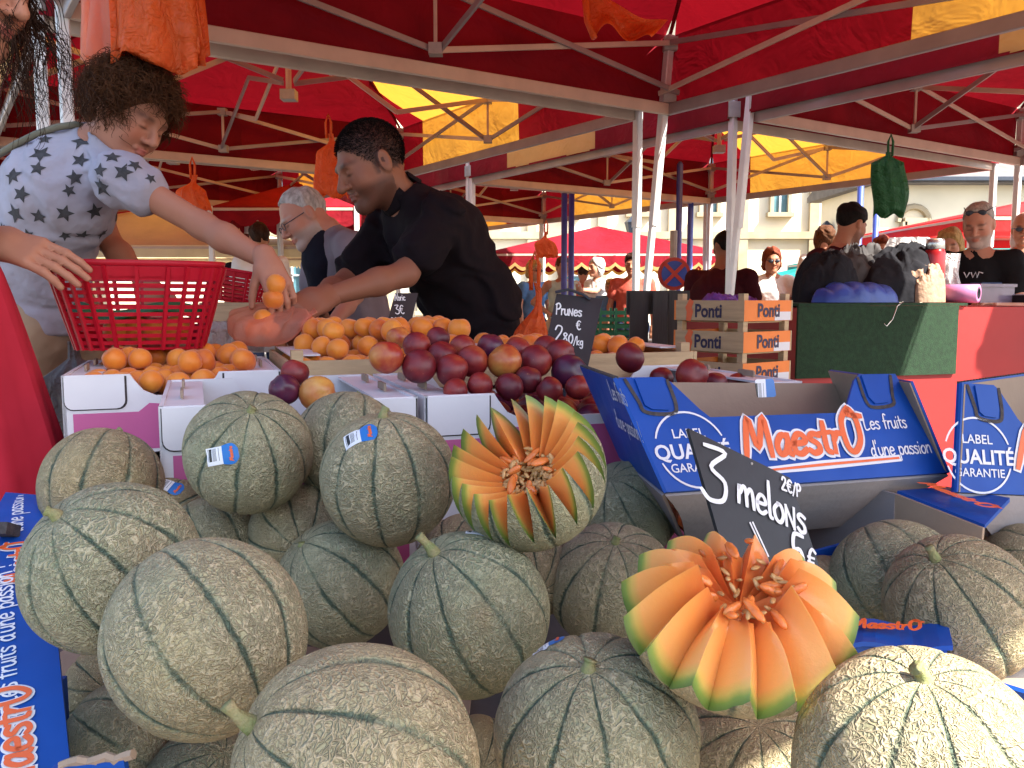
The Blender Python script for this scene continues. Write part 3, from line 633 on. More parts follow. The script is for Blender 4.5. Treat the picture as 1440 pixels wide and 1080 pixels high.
for l_, u_ in (('left', -.36), ('right', .01)):
    bs_ = obj('plank_riser', sbox(u_, u_+(.34 if u_ < 0 else .6), .02, .38, TZ+.001, .719), M['wood']); tag(bs_, 'wooden riser board under the %s white cartons' % l_, 'board')
# Quasi'M mark on the plum carton
q0 = S(.47, -.0015, .895)
lg, _ = stroke_text("uasi", .036, .004, .25); obj('lettering', place(lg, q0, EX, UP, .0004), M['green_print'], cB)
lg, _ = stroke_text("'M", .036, .004, .25); obj('lettering', place(lg, q0+EX*.066, EX, UP, .0004), M['green_print'], cB)
obj('swoosh', place(ribbon2d(smooth_line([(-.07, .055), (-.045, .06), (-.03, .035), (-.045, .012), (-.02, -.004), (.09, -.012), (.15, -.008)], 8), .0035), q0, EX, UP, .0004), M['yel_fab'], cB)
obj('swoosh', place(ribbon2d(smooth_line([(-.05, .05), (-.03, .062), (-.008, .04), (-.02, .01), (.0, .0)], 8), .003), q0, EX, UP, .0006), M['orange_print'], cB)
# second row: apricot trays of thin wood and card
def tray(label, u0, u1, v0, v1, z0, z1, mats=('wood', 'white_card'), group=None, lip=True):
    T = thing('fruit_tray', S((u0+u1)/2, (v0+v1)/2, z0), label, 'tray', group); t = .008
    obj('base', sbox(u0+t, u1-t, v0+t, v1-t, z0, z0+.006), M['brown_card'], T)
    hs = (z1-z0)
    for k in range(2):
        a, b = z0+hs*(.02+.5*k), z0+hs*(.46+.5*k)
        obj('slat', sbox(u0, u0+t, v0, v1, a, b), M[mats[0]], T); obj('slat', sbox(u1-t, u1, v0, v1, a, b), M[mats[0]], T)
        obj('slat', sbox(u0+t+.001, u1-t-.001, v0, v0+t, a, b), M[mats[0]], T); obj('slat', sbox(u0+t+.001, u1-t-.001, v1-t, v1, a, b), M[mats[0]], T)
    for uu in (u0+.012, u1-.034):
        for vv in (v0+.012, v1-.034): obj('corner_block', sbox(uu, uu+.022, vv, vv+.022, z0+.007, z1+.014), M[mats[0]], T)
    if lip:
        obj('card_liner', sbox(u0+.012, u0+.07, v0+.04, v1-.04, z1+.001, z1+.004), M[mats[1]], T); obj('card_liner', sbox(u1-.07, u1-.012, v0+.04, v1-.04, z1+.001, z1+.004), M[mats[1]], T)
    return T
ZB = .86
trays = [carton('white and pink carton of apricots at the left end of the stall', S(-.535, .43, ZB+.012), EX, EY, .37, .40, .142),
         tray('wooden tray of apricots between plums and the bending seller', -.155, .27, .43, .83, ZB+.04, ZB+.175),
         tray('pale tray with a few apricots behind the plum sign', .28, .74, .43, .83, ZB+.04, ZB+.175)]
_rb = obj('plank_riser', sbox(-.53, -.17, .44, .82, TZ+.001, .719), M['wood']); tag(_rb, 'wooden riser board under the rear left cartons', 'board')
for i, (u0, u1) in enumerate(((-.535, -.167), (-.16, .275), (.278, .745))):
    if i == 0: carton('white and pink carton below the left apricots', S(u0, .425, .72), EX, EY, .37, .40, .150)
    else: tray(('', 'empty wooden crate under the middle apricots', 'empty wooden crate under the right apricots')[i], u0, u1, .42, .835, TZ+.002, ZB+.02, ('wood', 'wood'), None, False)
# ---------------------------------------------------------------- fruit
def fruit_mesh(name, mat, r, sq=.94, crease=.07, seed=0):
    V, F = ellips((0, 0, 0), (r, r, r*sq), 22, 14); W = []
    for v in V:
        a = math.atan2(v.y, v.x); n = v.normalized(); z = n.z
        c = math.exp(-(a/.20)**2)*(1-z*z)**.5; dimple = max(0, z-.8)/.2
        W.append(v*(1-crease*c*1.1-.16*dimple**2+.034*nz3(n.x*2, n.y*2, n.z*2, 1.2, seed*1.7)))
    return mesh(name, W, F, mat, True)
PL = [fruit_mesh('plum', M[m_], .0315, (.97, .90, .95, 1.04)[i], .06, i) for i, m_ in enumerate(('plum', 'plum', 'plum_y', 'plum_p'))]
AP = [fruit_mesh('apricot', M['apricot'], .0235, (.96, 1.06, .9)[i], .10, i) for i in range(3)]
def rrot(): return Matrix.Rotation(random.uniform(0, 6.28), 4, 'Z')@Matrix.Rotation(random.uniform(0, 3.1), 4, 'X')@Matrix.Rotation(random.uniform(0, 6.28), 4, 'Z')
def fruit(kind, me, p, s, label, group=None):
    o = inst(kind, me, Matrix.Translation(p)@rrot()@Matrix.Scale(s, 4)); tag(o, label, 'plum' if kind == 'plum' else 'apricot', group); return o
PLUMS = []
def settle(p, r, done, k=.96):          # push a fruit up out of its neighbours
    for _ in range(12):
        for q, rq in done:
            d = p-q; m = (r+rq)*k
            if d.length < m: p = q+(d.normalized() if d.length > 1e-5 else UP)*m
    return p
def solve_v(px, py, v):                # where a sight line meets the stall plane v
    r = ray(px, py); c = (CAM-O_).dot(EY); return CAM+r*((v-c)/r.dot(EY))
spec = [ # px, py, r_px, mesh, distance behind the front edge
 (415, 524, 20, 0, .16), (400, 548, 22, 3, .10), (440, 553, 26, 2, .09),
 (543, 502, 25, 2, .10), (588, 515, 25, 0, .09), (634, 521, 24, 0, .08), (664, 508, 23, 0, .12), (586, 486, 20, 0, .17), (616, 498, 22, 0, .15), (704, 508, 25, 2, .11),
 (650, 489, 19, 0, .19), (690, 488, 19, 3, .21), (753, 508, 24, 0, .13), (732, 526, 20, 1, .09), (716, 544, 21, 0, .05), (675, 542, 19, 1, .05), (770, 547, 19, 0, .05), (800, 523, 25, 3, .11),
 (788, 498, 21, 0, .18), (728, 492, 19, 0, .20), (812, 545, 18, 0, .06), (640, 545, 18, 0, .05), (768, 488, 18, 1, .24), (560, 475, 17, 2, .24), (616, 476, 17, 0, .25),
 (886, 503, 22, 1, .20), (973, 527, 23, 1, .09), (1006, 539, 17, 0, .12), (1038, 541, 17, 0, .14), (930, 532, 17, 0, .16)]
plab = {0: 'red plum at the top of the three odd fruits in the left carton', 1: 'purple plum beside a yellow one in the left carton', 2: 'yellow and orange plum in the left carton', 3: 'yellow-red plum at the left end of the heap',
 25: 'large red plum standing alone beside the slate', 26: 'large red plum nearest the blue carton', 27: 'small red plum right of the large one near the blue carton', 28: 'rightmost red plum of all', 29: 'small plum half sunk between the two large ones on the right', 17: 'darkest plum just below the plum slate', 9: 'mottled yellow-green plum in the middle of the heap', 13: 'bright red plum low in the middle of the heap'}
done = []
for i, (px, py, r, k, v) in enumerate(spec):
    p = solve_v(px, py, v); rr = r*p.y/FPX
    if .0 < 1: p = settle(p, rr, done); done.append((p, rr))
    zone = 'front' if v < .095 else 'middle' if v < .16 else 'back'
    nth = sum(1 for q_ in spec[3:25] if ('front' if q_[4] < .095 else 'middle' if q_[4] < .16 else 'back') == zone and q_[0] < px)
    fruit('plum', PL[k], p, rr/.0315, plab.get(i) or 'red plum in the heap, %s among the %s ones counted from the left' % (('first', 'second', 'third', 'fourth', 'fifth', 'sixth', 'seventh', 'eighth', 'ninth', 'tenth')[nth], zone), 'plums heaped in the wide carton' if 3 <= i < 25 else None)
ORD = ['first', 'second', 'third', 'fourth', 'fifth', 'sixth', 'seventh', 'eighth', 'ninth', 'tenth', 'eleventh', 'twelfth', 'thirteenth']
def fill(kind, meshes, u0, u1, v0, v1, z, r, done, where, group, layers=1):
    for l in range(layers):
        nu = int((u1-u0-l*r)/(2*r)); nv = int((v1-v0-l*r)/(2*r*.92))
        for j in range(nv):
            cnt = 0
            for i in range(nu):
                u = u0+r*(1+l)+i*2*r+(r if j % 2 else 0)+random.uniform(-.12, .12)*r; v = v0+r*(1+l)+j*2*r*.92
                if u > u1-r or (l > 1 and random.random() < .35): continue
                p = S(u, v, z+r+l*r*1.5+random.uniform(0, .3)*r)
                if any((p-q).length < (r+rq)*.86 for q, rq in done): continue
                s = random.uniform(.92, 1.06); done.append((p, r*s)); me = random.choice(meshes)
                lay = ('bottom', 'second', 'upper', 'topmost')[l] if layers > 1 else 'single'
                lab = '%s in %s, %s layer, %s row from the front, %s from left' % (kind, where, lay, ORD[min(j, 12)], ORD[min(cnt, 12)])
                fruit(kind, me, p, s*r/(.0315 if kind == 'plum' else .0235), lab, group); cnt += 1
fill('plum', PL[:2]+[PL[0], PL[3]], .02, .67, .025, .385, .905, .0315, done, 'the wide carton', 'plums in the lower layer of the wide carton', 1)
done_a = list(done)
fill('apricot', AP, -.51, -.185, .45, .81, .965, .0235, done_a, 'the left tray', 'apricots in the left tray', 2)
fill('apricot', AP, -.14, .255, .45, .81, .985, .0235, done_a, 'the middle tray', 'apricots in the middle tray', 3)
fill('apricot', AP, .30, .68, .46, .80, .975, .0235, done_a, 'the far tray', 'apricots behind the plum slate', 2)
for nm_, u0, u1, v0, v1, zz in (('left', -.50, -.19, .46, .80, .964), ('middle', -.13, .25, .46, .80, .984), ('right', .30, .72, .46, .80, .974), ('plum', .03, .66, .03, .37, .904)):
    o = obj('paper_pad', sbox(u0, u1, v0, v1, zz-.03, zz), M['grey_card']); tag(o, 'crumpled paper padding under the %s fruit' % (nm_ if nm_ == 'plum' else nm_+' apricot'), 'padding')
# ================================================================ BLUE MELON CARTONS
BLU = M['blue_print']
def wall_print(parent, o, ax, ay, W, H, logo=True, left=True, passion=True, s=1.0):
    ax, ay = ax.normalized(), ay.normalized()
    if logo:
        x0 = W*.28; y0 = H*.40
        st, wd = stroke_text('MaestrO', .056*s, .0165*s, .18, 1.0); obj('logo_outline', place(st, o+ax*x0+ay*y0, ax, ay, .0014), M['white_print'], parent)
        st, wd = stroke_text('MaestrO', .056*s, .0092*s, .18, 1.0); obj('logo', place(st, o+ax*x0+ay*y0, ax, ay, .0026), M['orange_print'], parent)
        l_ = [Vector((x0+.03*s, y0-.02*s, 0)), Vector((x0+wd*.6, y0-.017*s, 0)), Vector((x0+wd+.05*s, y0-.014*s, 0))]
        obj('logo_underline', place(ribbon2d(l_, .013*s), o, ax, ay, .0014), M['white_print'], parent); obj('logo_underline_core', place(ribbon2d(l_, .004*s), o, ax, ay, .0026), M['orange_print'], parent)
    if left:
        c = Vector((W*.115, H*.55, 0)); r = .052*s
        for a0, a1 in ((20, 160), (200, 340)):
            arc = [Vector((c.x+r*math.cos(R_(a)), c.y+r*math.sin(R_(a)), 0)) for a in np.linspace(a0, a1, 18)]
            obj('seal_arc', place(ribbon2d(arc, .0028*s), o, ax, ay, .0012), M['white_print'], parent)
        for tx, sz, dy, b_ in (('LABEL', .018, .016, .01), ('QUALITÉ', .028, -.012, .025), ('GARANTIE', .0165, -.030, .01)):
            V_, F_ = font_text(tx, sz*s, b_); wv = max(v.x for v in V_); V_ = [v+Vector((c.x-wv/2, c.y+dy*s, 0)) for v in V_]
            obj('lettering', place((V_, F_), o, ax, ay, .0012), M['white_print'], parent)
    if passion:
        for k, tx in enumerate(('Les fruits', "d'une passion !")):
            st, wd = stroke_text(tx, .023*s, .0023*s, .15, .9); obj('lettering', place(st, o+ax*(W*.735-.006*k)+ay*(H*.72-.040*s*k), ax, ay, .0012), M['white_print'], parent)
def melon_carton(label, p_lt, p_rt, p_rb, p_lb, back, under, tabs=True, side_text=True, **kw):
    """front wall by its four corners (tabs rise above the top line), back = direction to the rear"""
    T = thing('melon_carton', (p_lb+p_rb)/2+back*.5+Vector((0, 0, -under)), label, 'carton', 'blue melon cartons')
    ax = (p_rb-p_lb).normalized(); W = (p_rb-p_lb).length; ay0 = (p_lt-p_lb); n = ax.cross(ay0).normalized(); ay = n.cross(ax).normalized()
    H = ay0.dot(ay); il = (p_lt-p_lb).dot(ax); ir = (p_rt-p_lb).dot(ax); t = .005; tw = W*.24; low = H*.62
    if not tabs: low = H*.8
    prof = [(0, 0), (W, 0), (ir, H), (ir-tw*.62, H), (ir-tw*.72, H-.008), (ir-tw, low+.012), (ir-tw-.012, low), (il+tw+.012, low), (il+tw, low+.012), (il+tw*.72, H-.008), (il+tw*.62, H), (il, H)]
    fw = obj('front_wall', prism(prof, p_lb-n*t, ax, ay, t), BLU, T)
    wall_print(fw, p_lb, ax, ay, W, low if tabs else H, **kw)
    if tabs:
        for x0, sg in ((il+.012, 1), (ir-.012, -1)):   # cut lines of the locking tab
            pts = smooth_line([(x0+sg*tw*.0, H-.004), (x0+sg*tw*.1, H*.78), (x0+sg*tw*.16, H*.68), (x0+sg*tw*.5, H*.66), (x0+sg*tw*.58, H*.74), (x0+sg*tw*.56, H*.96)], 6)
            obj('tab_slot', place(ribbon2d(pts, .0055), p_lb, ax, ay, .0012), M['blue_edge'], fw)
            obj('locking_tab', prism([(x0+sg*tw*a, H*b) for a, b in (((.12, .98), (.16, .74), (.24, .70), (.46, .69), (.52, .76), (.50, .98)) if sg < 0 else ((.50, .98), (.52, .76), (.46, .69), (.24, .70), (.16, .74), (.12, .98)))], p_lb, ax, ay, .003), BLU, fw)
    # side walls, rear wall, floor, and the unprinted lower front that folds under
    for a, b, c, d in ((p_lb, p_lt, p_lt+back, p_lb+back), (p_rb, p_rt, p_rt+back, p_rb+back)):
        sgn = -1 if a is p_lb else 1
        def sf(u, v): return (a.lerp(d, u)).lerp(b.lerp(c, u)+Vector((0, 0, -.0)), v)
        sw = obj('side_wall', solid(gridsurf(sf, 4, 4), .004), BLU, T)
        inw = ax*(-sgn)*.006; obj('inner_lining', solid(gridsurf(lambda u, v: sf(u, v*.985)+inw, 4, 4), .002), M['brown_card'], T)
        if sgn < 0 and side_text:
            e = (d-a).normalized()*-1; o2 = d; nn = e.cross((b-a)).normalized(); a2 = nn.cross(e)
            for k, tx in enumerate(("Les fruits", "d'une passion !")):
                st, wd = stroke_text(tx, .027, .0028, .15, .95); obj('lettering', place(st, o2+e*((d-a).length-wd*.62-.05)+a2*(H*.72-.045*k), e, a2, .007), M['white_print'], sw)
        if sgn < 0:
            obj('corrugated_edge', join(*[bar(b.lerp(c, i/30), b.lerp(c, (i+.5)/30), .007, .003) for i in range(30)]), M['blue_edge'], sw)
    def bf(u, v): return (p_lb+back).lerp(p_rb+back, u).lerp((p_lt+back).lerp(p_rt+back, u), v*.8)
    obj('rear_wall', solid(gridsurf(bf, 4, 3), .005), M['brown_card'], T)
    dn = Vector((0, 0, -under)); ins = back.normalized()*.09; sx = ax*.06
    def uf(u, v):
        q = (p_lb).lerp(p_rb, u); r2 = (p_lb+sx+ins+dn).lerp(p_rb-sx*1.6+ins+dn, u); p = q.lerp(r2, v); p += -n*.012*math.sin(math.pi*v)*-1; return p-n*.006
    obj('lower_front', solid(gridsurf(uf, 8, 5), .004), M['grey_card'], T)
    for (q, s2) in ((p_lb, 1), (p_rb, -1.6)):
        def lf(u, v): return (q-n*.006).lerp(q+back, u).lerp((q+sx*s2+ins+dn-n*.006).lerp(q+back+dn+sx*s2, u), v)
        obj('lower_side', solid(gridsurf(lf, 4, 3), .004), M['grey_card'], T)
    obj('floor', prism([(0, 0), (W*.8, 0), (W*.8, back.length-.1), (0, back.length-.1)], p_lb+sx+ins+dn+Vector((0, 0, .004)), ax, back.normalized(), .004), M['brown_card'], T)
    return T
# the one lying behind the melons
pl_t, pl_b = P(866, 531, 1.10), P(938, 692, 1.03); pr_t, pr_b = P(1284, 536, 1.24), P(1336, 664, 1.20)
bk = P(818, 566, 1.36)-pl_t; bk.z = -.005
melon_carton('blue melon carton with orange script logo behind the price slate', pl_t, pr_t, pr_b, pl_b, bk*1.0, .085)
# the one at the right edge
a_, b_ = P(1349, 538, 1.20), P(1341, 692, 1.15); c_, d_ = P(1640, 545, 1.27), P(1660, 705, 1.22)
melon_carton('blue quality-label carton cut by the right edge of the picture', a_, c_, d_, b_, Vector((.235, .19, 0)), .12, side_text=False, logo=True, passion=True)
# side flaps of the two cartons that hold the melons at the left
def flap(label, q, texts, parent_label=None, edge=None):
    lt, rt, rb, lb = q; T = thing('melon_carton', (lb+rb)/2, label, 'carton', 'blue melon cartons')
    def f(u, v): return lb.lerp(rb, u).lerp(lt.lerp(rt, u), v)
    n = (rb-lb).cross(lt-lb).normalized()
    V, F = gridsurf(f, 6, 6); pn = obj('side_wall', (list(V)+[v-n*.005 for v in V], F+[tuple(i+49 for i in g_[::-1]) for g_ in F]+[(i, i+7, i+56, i+49) for i in range(0, 42, 7)]+[(i+13, i+6, i+55, i+62) for i in range(0, 42, 7)]+[(i+1, i, i+49, i+50) for i in range(6)]+[(i+42, i+43, i+92, i+91) for i in range(6)]), BLU, T)
    up = (rt-rb).normalized(); side = up.cross(n).normalized()
    for (tx, kind, base, sz) in texts:
        o = f(*base)
        if kind == 'logo':
            for w_, m_, lf in ((.26, 'white_print', .0014), (.14, 'orange_print', .0026)):
                st, wd = stroke_text(tx, sz, sz*w_, .18); obj('logo', place(st, o, up, -side, lf), M[m_], pn)
        else:
            st, wd = stroke_text(tx, sz, sz*.1, .15, .95); obj('lettering', place(st, o, up, -side, .0012), M['white_print'], pn)
    return T, n
q1 = (P(-40, 828, .86), P(74, 832, .86), P(104, 1130, .64), P(-40, 1130, .64))
T, n_ = flap('near blue melon carton at the lower left with script logo along its flap', q1, (("Les fruits d'une passion !", 't', (.50, .40), .022), ('MaestrO', 'logo', (.62, .03), .036)))
# floor, far wall and front wall of the near crate
zf = TZ+.004
obj('floor', hexa(Vector((-.42, .36, zf)), Vector((.10, .36, zf)), Vector((.06, .86, zf)), Vector((-.46, .86, zf)), Vector((-.42, .36, zf+.006)), Vector((.10, .36, zf+.006)), Vector((.06, .86, zf+.006)), Vector((-.46, .86, zf+.006))), M['brown_card'], T)
obj('side_wall', bar(Vector((-.425, .36, zf+.05)), Vector((-.465, .86, zf+.05)), .006, .1), BLU, T)
e0, e1 = P(85, 1078, .60), P(188, 1066, .60)
obj('front_tab', bar(e0+Vector((0, 0, -.05)), e1+Vector((0, 0, -.05)), .006, .1), M['blue_print'], T); obj('torn_edge', tube([e0.lerp(e1, i/8)+Vector((0, .001*(i % 2), .0015*(i % 3))) for i in range(9)], .004, 6), M['brown_card'], T)
q2 = (P(8, 692, 1.12), P(66, 697, 1.12), P(72, 828, .90), P(-70, 826, .90))
T, n_ = flap('far blue melon carton at the left edge with a hand hole', q2, (("d'une passion", 't', (.60, .55), .022), ('MaestrO', 'logo', (.80, .06), .028)))
obj('floor', hexa(Vector((-.62, .88, zf)), Vector((-.05, .88, zf)), Vector((-.05, 1.16, zf)), Vector((-.62, 1.16, zf)), Vector((-.62, .88, zf+.006)), Vector((-.05, .88, zf+.006)), Vector((-.05, 1.16, zf+.006)), Vector((-.62, 1.16, zf+.006))), M['brown_card'], T)
hh = P(10, 750, .98); obj('hand_hole', box(P(8, 748, 1.0)+n_*.003, (.02, .03, .014), Matrix((Vector((1, 0, 0)), Vector((0, .9, -.4)), Vector((0, .4, .9)))).transposed()), M['blue_edge'], T)
# crates under the right-hand melons
T = thing('melon_carton', (.35, .8, zf), 'blue carton holding the right-hand melons', 'carton', 'blue melon cartons')
obj('floor', hexa(*[Vector(p) for p in ((.12, .38, zf), (.80, .38, zf), (.86, 1.06, zf), (.08, 1.06, zf), (.12, .38, zf+.006), (.80, .38, zf+.006), (.86, 1.06, zf+.006), (.08, 1.06, zf+.006))]), M['brown_card'], T)
f0, f1 = P(1195, 905, .80), P(1340, 912, .80)
obj('cross_flap', solid(gridsurf(lambda u, v: f0.lerp(f1, u)+Vector((0, .05*v, .004*v+.003*math.sin(8*u)))+Vector((.02*v, 0, 0)), 8, 4), .005), BLU, T)
obj('support_wall', bar(f0+Vector((.01, .02, -.075)), f1+Vector((0, .02, -.075)), .006, .13), BLU, T)
f2, f3 = P(1330, 935, .78), P(1460, 975, .70)
obj('side_wall', solid(gridsurf(lambda u, v: f2.lerp(f3, u)+Vector((.0+.03*v, .03*v, -.10*v)), 6, 4), .005), BLU, T)
st, wd = stroke_text('MaestrO', .020, .004, .18); obj('logo', place(st, f0+Vector((.006, .018, .004)), f1-f0, Vector((.3, .9, .08)), .006), M['orange_print'], T)
f4, f5 = P(1150, 800, 1.08), P(1260, 770, 1.12)
obj('rear_wall', bar(f4+Vector((0, 0, -.03)), f5+Vector((0, 0, -.03)), .006, .11), BLU, T)
f6, f7 = P(1262, 690, 1.10), P(1345, 722, 1.02)
tg = thing('open_carton', P(1320, 800, 1.1), 'open brown carton with printed lid behind the right-hand melons', 'carton')
obj('lid', solid(gridsurf(lambda u, v: P(1262, 690, 1.16).lerp(P(1385, 738, 1.06), u).lerp(P(1330, 684, 1.22).lerp(P(1420, 700, 1.14), u), v), 6, 4), .006), BLU, tg)
obj('side_wall', solid(gridsurf(lambda u, v: P(1262, 694, 1.16).lerp(P(1385, 742, 1.06), u)+Vector((0, 0.01*v, -.14*v)), 6, 4), .005), M['brown_card'], tg)
obj('end_wall', solid(gridsurf(lambda u, v: P(1262, 694, 1.16).lerp(P(1262, 694, 1.16)+EX*-.02+EY*.2, u)+Vector((0, 0, -.14*v)), 4, 4), .005), M['grey_card'], tg)
st, wd = stroke_text('MaestrO', .026, .006, .18); obj('logo', place(st, P(1290, 697, 1.15)+Vector((0, .0, .010)), P(1385, 738, 1.06)-P(1262, 690, 1.16), P(1330, 684, 1.22)-P(1262, 690, 1.16), .008), M['orange_print'], tg)
# ================================================================ MELONS
def melon_mesh(seed, flat=.95):
    V, F = ellips((0, 0, 0), (1, 1, 1), 110, 60); W = []; R = .0775
    for v in V:
        a = math.atan2(v.y, v.x); c = math.sqrt(max(0, 1-v.z**2)); s = abs(math.sin(5*a+.06*math.sin(7*v.z+seed)))
        g = -.022*math.exp(-(s/.16)**2)*min(1, c*1.6); lob = .012*s*c
        top = -.05*math.exp(-((1-v.z)/.02)) -.03*math.exp(-((1+v.z)/.02))
        f = 1+g+lob+top+.022*nz3(v.x, v.y, v.z, 1.6, seed)+.006*nz3(v.x, v.y, v.z, 6, seed*2)
        W.append((v.x*R*f, v.y*R*f, v.z*R*f*flat))
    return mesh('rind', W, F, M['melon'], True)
MM = [melon_mesh(i*1.7+.4, f) for i, f in enumerate((.95, .99, .92, 1.03))]
c_, s_ = math.cos(PITCH), math.sin(PITCH)
CR, CU, CB = Vector((1, 0, 0)), Vector((0, s_, c_)), Vector((0, -c_, s_))     # camera right, up, towards the viewer
def axis_mtx(ax, spin):
    z = ax.normalized(); x = z.orthogonal().normalized(); y = z.cross(x); m = Matrix((x, y, z)).transposed(); return m@Matrix.Rotation(spin, 3, 'Z')
def stem_vf(base, ax, ln, r, bend, seed=0):
    p = [base-ax*.006]; rs = [r*1.9]; side = ax.orthogonal().normalized() if bend is None else bend
    for i in range(1, 8):
        t = i/7; p.append(base+ax*ln*t+side*ln*.45*t*t); rs.append(r*(1.5-.85*t+.55*max(0, t-.7)/.3)*(1+.08*math.sin(seed+5*t)))
    return tube(p, rs, 9)
MEL = []
def melon(label, px, py, r, R, stem=None, front=1, mi=0, spin=None, stick=None, stemlen=.02, bend=None, nostem=False, d=None):
    d = d or FPX*R/r; rr = ray(px, py); R_world = r*d/FPX; ctr = P(px, py, d); n = (CAM-ctr).normalized()
    if stem is None: ax = (CR*random.uniform(-.4, .4)+CU*random.uniform(-.6, .2)-CB*.8)
    else:
        sx, sy = (stem[0]-px)/r, -(stem[1]-py)/r; q = math.sqrt(max(.02, 1-sx*sx-sy*sy))*front; ax = CR*sx+CU*sy+CB*q
    ax.normalize(); rot = axis_mtx(ax, random.uniform(0, 6.28) if spin is None else spin); s = R_world/.0775
    T = thing('melon', ctr-UP*R_world*.97, label, 'melon', 'netted melons'); me = MM[mi]
    mtx = Matrix.Translation(ctr)@rot.to_4x4()@Matrix.Scale(s, 4); inst('rind', me, mtx, T); MEL.append((ctr.copy(), R_world, label))
    fl = (.95, .99, .92, 1.03)[mi]
    if not nostem:
        stemlen *= .72; base = ctr+ax*R_world*fl*.93; b_ = None if bend is None else (CR*bend[0]+CU*bend[1]).normalized()
        obj('stem', stem_vf(base, ax, stemlen, .0044, b_, px), M['stem'], T, True)
        obj('stem_scar', ellips(base-ax*.0015, (.0105, .0105, .003), 14, 6, rot), M['stem'], T, True)
    if stick:
        spx, spy, ang, sw = stick[:4]; bv = BVHTree.FromPolygons([mtx@v.co for v in me.vertices], [tuple(p.vertices) for p in me.polygons])
        h = bv.ray_cast(CAM, ray(spx, spy).normalized())
        if h[0] is not None:
            n0 = h[1]; t1 = CR*math.cos(R_(ang))+CU*math.sin(R_(ang)); t1 = (t1-n0*t1.dot(n0)).normalized(); t2 = n0.cross(t1); hh = sw*.55; V = []; UV = []
            nu, nv = 14, 8
            for j in range(nv+1):
                for i in range(nu+1):
                    u, v = i/nu, j/nv; k = 1+.18*math.sin(max(0, (u-.5)*2)*math.pi*.9) if u > .5 else 1
                    k *= math.sqrt(max(.05, 1-max(0, (u-.8)/.2)**2*.8)); p = h[0]+t1*(u-.5)*sw+t2*(v-.5)*hh*k
                    q = bv.ray_cast(p+n0*.03, -n0); V.append((q[0] if q[0] is not None else p)+n0*.0007); UV.append((u, v))
            F = [(j*(nu+1)+i, j*(nu+1)+i+1, (j+1)*(nu+1)+i+1, (j+1)*(nu+1)+i) for j in range(nv) for i in range(nu)]
            so = obj('sticker', (V, F), M['sticker'], T, True); uvl = so.data.uv_layers.new(name='UVMap')
            for l in so.data.loops: uvl.data[l.index].uv = UV[l.vertex_index]
            st, wd = stroke_text('Maestro', sw*.13, sw*.03, .15); sv = []
            for v in st[0]:
                p = h[0]+t1*(sw*.34-v[1]*.9)+t2*(v[0]-wd/2)*1.0; q = bv.ray_cast(p+n0*.03, -n0); sv.append((q[0] if q[0] is not None else p)+n0*.0013)
            obj('sticker_lettering', (sv, st[1]), M['orange_print'], so)
    return T
R0 = .0775
melon('blue-green melon highest at the left, its stem pointing up', 143, 684, 84, R0, (152, 606), -1, 1, stemlen=.012)
melon('yellowish melon with a brown bruised patch beside the left blue carton', 157, 798, 124, R0, (103, 706), 1, 0, .3, stemlen=.014, bend=(-.8, -.2))
melon('large tan melon leaning left in front of the bruised one', 291, 896, 141, R0, (205, 788), -1, 3, .25, nostem=True)
melon('upright melon with a tilted blue sticker in front of the left carton', 349, 636, 89, R0, (370, 568), 1, 0, .2, (312, 640, 10, .038), stemlen=.008)
melon('melon peeping out behind between two melons with stickers', 489, 628, 78, .0745, (497, 556), -1, 1, .5, stemlen=.012, bend=(.8, .3))
melon('melon with a short upright stem and a sticker near its top left', 546, 673, 96, R0, (541, 580), 1, 1, .1, (506, 612, 22, .039), stemlen=.018)
melon('half hidden melon behind the bruised one, below the upright melon', 300, 766, 74, .068, (258, 702), -1, 0, nostem=True)
melon('shaded melon in the gap left of the sticker melon', 420, 752, 72, .066, None, 1, 2, nostem=True)
melon('grey-green melon with dark seams and a cut stem at its upper left', 478, 820, 94, R0, (425, 750), 1, 0, .4, (397, 768, 40, .026), stemlen=.004)
melon('round netted melon in the centre with a curved thick stem', 660, 864, 116, R0, (612, 766), 1, 3, .15, (678, 750, -8, .032), stemlen=.026, bend=(-.9, .45))
melon('pale ribbed melon below the seed-filled open melon', 860, 824, 92, R0, (859, 748), 1, 1, .35, stemlen=.012)
melon('melon with a brown scar beside the blue carton', 880, 718, 75, .0745, (850, 662), 1, 2, .9, nostem=True)
melon('biggest front melon at the bottom edge with its stem on the left', 503, 1080, 177, R0, (362, 992), 1, 3, .45, stemlen=.024, bend=(-.2, .9))
melon('green front melon under the sliced one with a sticker by its stem', 838, 1036, 150, R0, (820, 902), 1, 0, .2, (771, 906, 22, .028), stemlen=.010)
melon('pale front melon at the lower right with a patch of sun', 1290, 1082, 178, R0, (1268, 918), 1, 1, .05, stemlen=.014, bend=(-.8, .1))
melon('dark melon deep below the sliced one', 1056, 1090, 128, R0, (1050, 980), 1, 2, .6, nostem=True)
melon('greyish melon behind at the right without visible stem', 1258, 816, 92, R0, (1230, 740), -1, 0, .3, nostem=True)
melon('long grey-green melon at the right with a stem pointing up left', 1350, 856, 104, R0, (1296, 775), 1, 3, .2, stemlen=.018, bend=(-.5, .8))
melon('melon cut by the right edge below the quality label', 1437, 757, 72, R0, (1420, 700), -1, 1, .3, nostem=True)
melon('lower melon cut by the right edge', 1448, 800, 66, .066, None, 1, 2, nostem=True, d=1.16)
melon('dark green melon in the lower left corner of the near carton', 168, 1046, 92, .061, (90, 985), 1, 2, .2, nostem=True)
melon('small dark melon at the bottom edge between two larger ones', 286, 1112, 88, .056, (330, 1040), 1, 0, .5, nostem=True)
melon('shaded melon low behind the lower left ones', 152, 968, 62, .06, None, 1, 1, nostem=True, d=.93)
